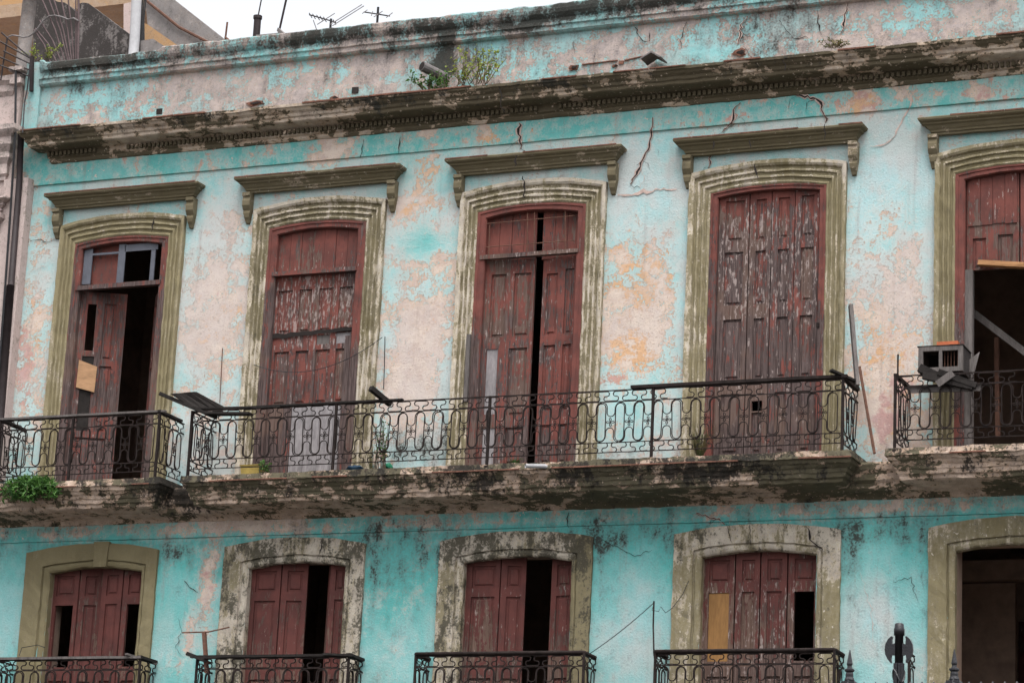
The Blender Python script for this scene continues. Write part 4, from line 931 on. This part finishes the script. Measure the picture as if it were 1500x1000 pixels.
t = thing('clothes_prop', 'rusty T-shaped post with a bent wire arm beside stained surround', 'post', tuple(P(302, 975, -.4)))
q = MB(); q.bar(P(303, 985, -.45), P(299, 925, -.45), .05, .05); q.build('upright', 'rust', t); q = MB(); q.tube([P(267, 926, -.5), P(305, 925, -.45), P(336, 918, -.4)], .011, 5); q.build('arm', 'rust', t)
slat('loose_plank', P(273, 956, -.6), P(303, 968, -.47), .06, .05, 'darkwood', 'burnt plank end on the corner of the board-loaded railing', 'plank')
slat('loose_plank', P(300, 963, -.5), P(334, 962, -.45), .07, .03, 'darkwood', 'short plank lying along the rail beside the T-shaped post', 'plank')
slat('loose_plank', P(475, 958, -.48), P(520, 960, -.46), .12, .03, 'darkwood', 'thick plank on the corner rail beside stained olive surround', 'plank')
slat('loose_plank', P(185, 957, -.55), P(229, 972, -.05), .05, .03, 'greywood', 'thin plank crossing the rail corner under the slotted door', 'plank')

# downpipe and cable bundle at the left edge
q = MB(); q.tube([P(31, 196, -.2), P(28, 270, -.2), P(16, 420, -.2)], .05, 8); q.tube([P(15.5, 418, -.2), P(2, 590, -.2), P(-8, 720, -.2)], .062, 8); tag(q.build('drainpipe', 'drain', smooth=True), 'dark drainpipe running down the seam between pink and turquoise buildings', 'drainpipe')
for k, (o1, o2, lb) in enumerate(((-6, -4, 'black cable hugging the dark drainpipe, on its pink side'), (4, 10, 'thin black cable dropping from the fan of iron rods'))):
    q = MB(); q.tube([P(25+o1*.3, 98, -.2), P(26+o1*.5, 140, -.2), P(28+o1, 200, -.24), P(22+o1, 300, -.24), P(10+o1, 470, -.25), P(-2+o1, 620, -.25)] if k == 0 else [P(44, 95, -.2), P(40, 130, -.2), P(36, 150, -.22), P(33, 195, -.5)], .02 if k == 0 else .012, 6); tag(q.build('cable', 'cable'), lb, 'cable')

# plants
def leaf_quads(q, c, d, L, w, rng):
    d = d.normalized(); s = d.orthogonal().normalized(); s.rotate(Matrix.Rotation(rng.uniform(0, 6.28), 3, d)); n = d.cross(s)*L*.12
    a, m, e = c, c+d*L*.5+n, c+d*L
    k = len(q.v); q.v += [tuple(a), tuple(m-s*w/2), tuple(e), tuple(m+s*w/2)]; q.f.append((k, k+1, k+2, k+3))
def plant(name, label, base, spread, height, nstem, nleaf, L, w, mat, seed, droop=0.0, lean=(0, 0, 0), cat='plant', bs=.7):
    rng = random.Random(seed); t = thing(name, label, cat, tuple(base)); st = MB(); lf = MB()
    for _ in range(nstem):
        d = Vector((rng.uniform(-1, 1)*spread[0], rng.uniform(-1, .6)*spread[1], height*rng.uniform(.55, 1)))+Vector(lean)
        b0 = Vector((rng.uniform(-1, 1)*spread[0]*bs, rng.uniform(-.3, .3)*spread[1], 0))
        pts = [base + b0 + d*f + Vector((0, 0, -droop*f*f)) + mn.noise_vector((base+d*f)*6+Vector((seed, _, 0)))*.04*f for f in (0, .25, .5, .75, 1)]
        st.tube(pts, .007, 4, taper=.4)
        for _k in range(nleaf):
            f = rng.uniform(.25, 1.05)*4; i = min(3, int(f)); p = pts[i].lerp(pts[i+1], min(1.2, f-i))
            dr = Vector((rng.gauss(0, 1), rng.gauss(0, 1), rng.gauss(.25, .8))); leaf_quads(lf, p, dr, L*rng.uniform(.6, 1.2), w*rng.uniform(.7, 1.2), rng)
    st.build('stem', 'stem', t); lf.build('foliage', mat, t); return t
plant('balcony_bush', 'dense dark green bush spilling over the balcony edge', P(50, 716, -.80), (.40, .22), .46, 70, 40, .12, .028, 'leafdark', 3, droop=.42, bs=.25, cat='bush')
plant('wall_shrub', 'sparse yellow-green shrub rooted on the cornice beside a clay pipe', P(690, 125, -.3), (.36, .2), .55, 28, 13, .055, .035, 'leafyellow', 5, cat='shrub')
plant('wall_shrub', 'low green shrub sprouting under the clay pipe on the cornice', P(640, 133, -.33), (.30, .16), .34, 18, 16, .055, .035, 'leafdark', 6, lean=(-.12, 0, 0), cat='shrub')
plant('cornice_weed', 'mossy weed tuft growing on the cornice between wall cracks', P(1222, 70, -.3), (.18, .1), .10, 16, 10, .05, .02, 'leafdry', 8, cat='weed')
plant('roof_weed', 'yellow weed sprouting on the parapet beneath the iron rod fan', P(62, 90, .0), (.3, .1), .26, 14, 10, .05, .03, 'leafyellow', 9, cat='weed')
def grass(name, label, base, h, n, sp, seed, mat='leafdry'):
    rng = random.Random(seed); q = MB()
    for _ in range(n):
        a = rng.uniform(0, 6.28); l = h*rng.uniform(.5, 1.1); o = Vector((math.cos(a), math.sin(a)*.7, 0)); p0 = base+o*rng.uniform(0, .05); lean = sp*rng.uniform(.2, 1)
        pts = [p0, p0+o*lean*.35+Vector((0, 0, l*.6)), p0+o*lean+Vector((0, 0, l*.85))]; s = o.cross(Vector((0, 0, 1)))*.0045
        k = len(q.v); q.v += [tuple(pts[0]-s), tuple(pts[0]+s), tuple(pts[1]+s*.8), tuple(pts[1]-s*.8), tuple(pts[2])]; q.f += [(k, k+1, k+2, k+3), (k+3, k+2, k+4)]
    tag(q.build(name, mat), label, 'weed')
c = P(1025, 660, -.6); grass('grass_tuft', 'dry grass tuft growing before the four-column door', Vector((c.x, -.6, 9.235)), .55, 170, .40, 11)
c = P(545, 690, -.55); grass('grass_tuft', 'straw-coloured weed beside the blue bag', Vector((c.x, -.55, 9.235)), .5, 40, .3, 12)
c = P(560, 690, -.6); plant('balcony_weed', 'thin climbing weed on the railing below the timber stub', Vector((c.x, -.66, 9.23)), (.12, .06), .75, 10, 16, .05, .025, 'leafdark', 13, cat='weed')
c = P(765, 692, -.6); grass('grass_tuft', 'short green moss tuft at the foot of the black-gap door', Vector((c.x-.1, -.66, 9.235)), .1, 60, .16, 14, 'leafdark')
c = P(375, 698, -.6); plant('balcony_weed', 'small green weed beside the yellow tub', Vector((c.x+.2, -.74, 9.2)), (.12, .08), .2, 10, 10, .05, .03, 'leafdark', 15, cat='weed')

# clay pipes on the cornice
q = MB(); a, b = P(652, 114, -.05), P(618, 97, -.42); d = (b-a).normalized(); q.tube([a, b], .075, 12); q.v = q.v
o = q.build('clay_pipe', 'claypipe', smooth=False); tag(o, 'grey clay pipe sticking out from the parapet among the shrubs', 'pipe')
q = MB(); q.tube([b+d*.002, b+d*.004], .062, 12); q.build('pipe_bore', 'crack', o)
q = MB()
for sgn in (-1, 1):
    a = P(958, 84, -.2); q.bar((a.x, -.2, a.z+.03), (a.x+sgn*.15, -.2, a.z-.06), .28, .02)
q.wear(.008); tag(q.build('ridge_tile', 'claypipe'), 'grey angled ridge tile lying on the cornice beneath a forked crack', 'tile')

# ------------------------------------------------------------------ roof structures, antennas
def poly(name, pts, y0, y1, mat, parent, at):
    q = MB(); q.prism([(P(a, b, y0).x, P(a, b, y0).z) for a, b in pts], y0, y1); return q.build(name, mat, parent, attrs=(at, []))
T = thing('rooftop_house', 'ochre rooftop house with grimy concrete stair walls behind the parapet', 'building', (-9.5, 6, 15.28))
q = MB(); q.box(-22, P(203, 0, 8.3).x, 8.0, 8.3, 0, 26); q.build('wall', 'ochre', T, attrs=(base_flat(peel=.15, mold=-.2), []))
zA = P(0, 27, 5.2).z; q = MB(); q.box(-22, P(195, 20, 5.2).x, 5.2, 8.05, zA, zA+.25); q.build('balcony_slab', 'ochre', T, attrs=(base_flat(peel=.75, mold=.0), []))
zB = P(0, 52, 7.2).z; q = MB(); q.box(-22, P(190, 30, 7.2).x, 7.2, 7.6, zB, P(0, 22, 7.2).z); q.build('ochre_beam', 'ochre', T, attrs=(base_flat(peel=.05, mold=-.25, tone=.9), []))
dirty = base_flat(peel=.3, mold=.85, tone=.2); mid = base_flat(peel=.4, mold=.24, tone=.7)
poly('stair_wall', [(46, 130), (51, -20), (84, 3), (95, 4), (128, 32), (128, 130)], 3.4, 3.7, 'concrete', T, dirty)
poly('stair_wall', [(113, 130), (115, 6), (121, 4), (129, 5), (226, 78), (226, 130)], 2.6, 2.9, 'concrete', T, base_flat(peel=.35, mold=.72, tone=.3))
poly('stair_wall', [(205, 130), (206, 60), (224, 57), (250, 74), (250, 130)], 2.4, 2.6, 'concrete', T, mid)
poly('stair_ramp', [(210, -30), (232, -18), (334, 62), (334, 120), (300, 120), (300, 67), (262, 68), (216, 36)], 4.2, 4.6, 'concrete', T, base_flat(peel=.45, mold=.26, tone=.9))
poly('back_wall', [(200, 130), (200, 30), (216, 36), (275, 72), (275, 130)], 5.5, 5.7, 'ochre', T, base_flat(peel=.2, mold=.0))
poly('pillar', [(181, 130), (181, 6), (194, 3), (194, 130)], 5.0, 5.3, 'pinkwall', T, base_flat(pink=.5, peel=.3, mold=0))
q = MB(); a, b = P(200, 0, 2.3), P(197, 62, 2.3); q.tube([Vector((b.x, 2.3, 15.2)), b, a, a+Vector((0, 0, 1))], .085, 10); q.build('vent_pipe', 'pipe', T, smooth=True)
q = MB(); q.tube([P(213, 0, 4.15), P(262, 40, 4.15), P(312, 66, 4.15)], .025, 6); q.build('rusty_pipe', 'rust', T)
for k in range(4):
    q = MB(); q.tube([P(207+k*2.5, -5, 2.5), P(204+k*2.2, 30, 2.5), P(205+k*2, 62, 2.5)], .013, 5); q.build('wire', 'cable', T)
# grey round column between the houses
q = MB(); a, b = P(45, -12, .6), P(33, 96, .6); q.tube([Vector((b.x, .6, 14.5)), b, a.lerp(b, .5), a], .115, 12); tag(q.build('round_column', 'concrete', smooth=True, attrs=(base_flat(peel=.5, mold=.12, tone=.9), [])), 'streaked grey concrete column beside the fan of iron rods', 'column')
# fan of rods
F = thing('rod_fan', 'dark iron security fan of splayed rods at the end of the parapet', 'grille', tuple(P(100, 90, .25)))
fan = [((100, 88), (62, 0)), ((104, 88), (72, 0)), ((106, 87), (79, 0)), ((80, 88), (50, 44)), ((108, 87), (90, 0)), ((110, 87), (100, 0)), ((112, 86), (111, 0)), ((96, 88), (58, 30)), ((90, 88), (52, 42)), ((115, 85), (115, -6))]
for k, (a, b) in enumerate(fan):
    A, C2 = P(*a, .25), P(*b, .25); q = MB(); q.tube([Vector((A.x, .25, 16.1)), A.lerp(C2, .5), C2], .02 if k == 9 else .013, 5); q.build('rod', 'rod', F)
q = MB(); q.tube([P(x, y, .22) for x, y in ((11, 55), (18, 52), (26, 53), (34, 55), (42, 54), (48, 50), (55, 42), (63, 31), (72, 24), (80, 23), (90, 25), (100, 29), (108, 27), (115, 31))], .013, 5); q.build('curved_bar', 'claypipe', F)
S = thing('side_grille', 'dark iron side grille of bars reaching out over the pink building', 'grille', tuple(P(46, 115, -.1)))
for a, b in (((0, 61), (47, 87)), ((5, 75), (45, 94)), ((0, 84), (46, 104)), ((0, 96), (46, 113)), ((2, 48), (47, 87))):
    q = MB(); q.tube([P(*a, -.3), P(*b, -.1)], .013, 5); q.build('bar', 'drain', S)
q = MB(); q.tube([P(11, 55, -.25), P(6, 85, -.25), P(1, 118, -.25)], .014, 5); q.build('upright', 'drain', S); q = MB(); q.bar(P(47, 83, -.1), P(46, 134, -.1), .05, .05); q.build('upright', 'drain', S)

def antenna(label, mast, boom, els, Y, name='tv_antenna'):
    b = P(*mast[0], Y); t = thing(name, label, 'antenna', (b.x, Y, 15.28))
    q = MB(); q.tube([Vector((b.x, Y, 15.28)), b, P(*mast[1], Y)], .022, 6); q.build('mast', 'cable', t)
    q = MB(); q.tube([P(*boom[0], Y), P(*boom[1], Y)], .012, 5); q.build('boom', 'cable', t)
    for (a, c, dy) in els:
        q = MB(); q.tube([P(*a, Y-dy), P(*c, Y+dy)], .008, 5); q.build('element', 'claypipe', t)
antenna('yagi antenna with a long tilted folded rod above the parapet', ((483, 52), (485, 28)), ((453, 22), (492, 33)), [((x-2, 22+(x-453)*.28-3), (x+2, 22+(x-453)*.28+4), .25) for x in (455, 460, 466, 471, 476, 490)] + [((484, 36), (530, 7), .3), ((487, 38), (533, 9), .3), ((466, 50), (459, 30), .1), ((465, 36), (490, 20), .3)], 3.0)
antenna('small cross-shaped antenna on a short mast above the parapet', ((552, 42), (554, 11)), ((533, 18), (571, 24)), [((531, 20), (538, 15), .2), ((544, 23), (546, 17), .2), ((566, 26), (575, 19), .2), ((548, 25), (560, 17), .2)], 3.0)
b = P(375, 60, 3.0); q = MB(); q.lathe([(.06, 15.28), (.06, P(376, 25, 3.0).z-.05), (.075, P(376, 25, 3.0).z-.04), (.075, P(376, 24, 3.0).z)], b.x, 3.0, 10); q.tube([P(377, 30, 3.0), P(384, -6, 3.0)], .012, 5); tag(q.build('flue_pipe', 'drain'), 'dark flue pipe with a thin rod above the parapet', 'pipe')
b = P(408, 55, 2.0); q = MB(); q.tube([Vector((b.x, 2, 15.28)), P(408, 50, 2.0), P(421, -8, 2.0)], .02, 6); tag(q.build('leaning_mast', 'drain'), 'bare mast leaning over the parapet beside the flue pipe', 'mast')
q = MB(); q.bar(P(408, 44, 1.9), P(425, 57, 1.6), .05, .05); q.box(P(375, 55, 1.5).x, P(408, 55, 1.5).x, 1.5, 1.8, 15.28, P(390, 51, 1.5).z); q.wear(.02, 4); tag(q.build('roof_block', 'concrete', attrs=(mid, [])), 'low broken concrete block at the foot of the leaning mast', 'block')
b = P(331, 60, 1.5); q = MB(); q.tube([Vector((b.x, 1.5, 15.28)), P(330, 58, 1.5), P(333, 33, 1.5)], .018, 6); q.tube([P(330, 55, 1.5), P(338, 61, 1.3)], .018, 6); tag(q.build('pipe_stub', 'rust'), 'rusty pipe stub beside the sloping stair ramp', 'pipe')

# ------------------------------------------------------------------ pink neighbour
N = thing('pink_building', 'pale pink stucco building with carved capitals beside the drainpipe', 'building', (-13, 0, 0))
NZ = P(10, 116, -.1).z; pk = base_flat(peel=.26, mold=.2, tone=.6)
q = MB(); xs = frange(-18, XL-.01, .25); q.sweep([[(x, -.10+.01*mn.noise((x, 0, z)), z) for x in xs] for z in frange(NZ, 0, .25)][::-1]); q.quad((XL-.01, -.1, 0), (XL-.01, 8, 0), (XL-.01, 8, NZ), (XL-.01, -.1, NZ)); q.quad((-18, -.1, NZ), (XL-.01, -.1, NZ), (XL-.01, 8, NZ), (-18, 8, NZ)); q.build('wall', 'pinkwall', N, attrs=(pk, []))
def npiece(nm, px0, px1, py0, py1, prof, at=pk, mat='pinkwall'):
    c0, c1 = P(px0, py0, -.2), P(px1, py1, -.2); z1, z0 = c0.z, c1.z
    q = run_profile([(p, z0+(z1-z0)*t) for p, t in prof], c0.x, P(px1, (py0+py1)/2, -.2).x, .12, wear=.012); q.build(nm, mat, N, attrs=(at, []))
capital = [(.10, 0), (.14, .02), (.14, .08), (.17, .12), (.16, .3), (.22, .4), (.20, .5), (.26, .62), (.25, .74), (.32, .82), (.34, .86), (.34, .95), (.10, 1)]
dk = base_flat(peel=.3, mold=.36, tone=.6)
npiece('cornice', -80, 24, 190, 262, capital, dk); npiece('capital', -40, 13, 293, 320, capital, pk); npiece('console_bracket', -30, 4, 315, 352, capital[::-1] and [(.10, 0), (.16, .1), (.18, .3), (.24, .5), (.22, .6), (.3, .8), (.3, .95), (.1, 1)], dk)
npiece('entablature', -80, 22, 118, 136, [(.1, 0), (.14, .2), (.14, .5), (.2, .7), (.2, .95), (.1, 1)], dk); npiece('pinnacle', 14, 32, 96, 122, [(.10, 0), (.2, .05), (.2, .3), (.16, .4), (.16, .6), (.22, .7), (.22, .9), (.12, 1)], dk)
npiece('pier', 5, 19, 262, 700, [(.10, 0), (.17, .001), (.17, .3), (.17, .6), (.17, .999), (.1, 1)])
q = run_profile(SP, -17.5, XL-.02, .1, wear=.012); q.build('balcony_slab', 'slab', N, attrs=(base_slab, BL_SLAB))
R = empty('balcony_railing', N); R['label'] = 'iron railing of the neighbouring balcony'
rail_run(R, (-11.0, YF), (-8.75, YF), .272, RM, RAILZ); rail_run(R, (-8.75, YF), (-8.75, -.12), .24, RM, RAILZ); post(R, -8.75, YF, 9.16, 10.2)

# ------------------------------------------------------------------ park fence in front of the camera
FY = -18.0
c = P(1317, 950, FY); ztop = P(1317, 912, FY).z
FP = thing('fasces_post', 'black iron fasces post with a double-bladed axe head on top', 'fence post', (c.x, FY, 0))
s = (ztop-P(1317, 1000, FY).z)/88.0          # metres for one photo pixel at the post
def fz(py): return P(1317, py, FY).z
q = MB(); q.lathe([(.07, 0), (.07, .3), (.05, .35), (6.2*s, .4), (6.2*s, fz(929.5)), (7.8*s, fz(930)), (8.0*s, fz(921)), (7.0*s, fz(919)), (6.8*s, fz(914.5)), (5*s, fz(912.3)), (1*s, fz(911.6))], c.x, FY, 16); q.build('shaft', 'fence', FP, smooth=True)
q = MB()
for k in range(10):
    a = 2*math.pi*k/10; q.tube([(c.x+6.2*s*math.cos(a), FY+6.2*s*math.sin(a), .4), (c.x+6.2*s*math.cos(a), FY+6.2*s*math.sin(a), fz(971))], 2.1*s, 6)
q.build('rod_bundle', 'fence', FP)
for z in frange(.8, fz(990), .35):
    q = MB(); q.tube([(c.x+8.6*s*math.cos(t), FY+8.6*s*math.sin(t), z+.04*math.sin(2*t)) for t in [2*math.pi*k/16 for k in range(16)]], .006, 4, True); q.build('binding_strap', 'fence', FP)
for sg in (-1, 1):
    q = MB()
    pts = [(5, 941), (10, 943.5), (10.5, 936), (9.5, 932), (11.5, 931.5), (16.5, 936), (20, 943), (21, 951), (20, 958), (16.5, 965), (12, 970.5), (10.5, 970), (11.5, 964), (10.5, 958.5), (5, 960)]
    pts = [(c.x+sg*a*s, fz(b)) for a, b in pts]
    if sg < 0: pts = pts[::-1]
    q.prism(pts[::-1], FY-.012, FY+.012); q.build('axe_blade', 'fence', FP)
def spear(px, py, where):
    c = P(px, py, FY); t = thing('fence_post', 'slim black spear-topped fence post '+where, 'fence post', (c.x, FY, 0), 'spear posts of the park fence')
    z = lambda k: P(px, py+k, FY).z
    q = MB(); q.box(c.x-.04, c.x+.04, FY-.04, FY+.04, 0, z(47)); q.build('shaft', 'fence', t)
    q = MB(); q.lathe([(7*s, z(47)), (7.5*s, z(44)), (6*s, z(40)), (6*s, z(36)), (5*s, z(33)), (7.5*s, z(31)), (7.5*s, z(29)), (4*s, z(27)), (3.4*s, z(24)), (4.4*s, z(21.5)), (4.4*s, z(20)), (.7*s, z(.3)), (.2*s, z(0))], c.x, FY, 10); q.build('finial', 'fence', t)
    q = MB(); q.lathe([(13*s, z(55)), (13*s, z(51)), (7.5*s, z(45))], c.x, FY, 4); q.build('cap', 'fence', t)
spear(1245, 951, 'between the round-railed balcony and the axe-headed post'); spear(1398, 950, 'standing before the open dark room')
# fence panels of pickets
PK = thing('picket_fence', 'black iron picket fence joining the spear posts', 'fence', (c.x, FY, 0))
zr = fz(1009)
for z in (zr-.12, .35): q = MB(); q.box(c.x-1.6, c.x+1.6, FY-.015, FY+.015, z, z+.04); q.build('rail', 'fence', PK)
pm = MB().lathe([(.011, .1), (.011, zr+.0), (.022, zr+.005), (.022, zr+.02), (.012, zr+.03), (.002, zr+.045)], 0, 0, 6).mesh('picket', 'fence')
for k in range(-22, 23):
    x = k*.0715
    if min(abs(x), abs(x-(P(1245, 951, FY).x-c.x)), abs(x-(P(1398, 950, FY).x-c.x))) < .05: continue
    o = bpy.data.objects.new('picket', pm); COL.objects.link(o); o.parent = PK; o.location = (x, 0, 0)
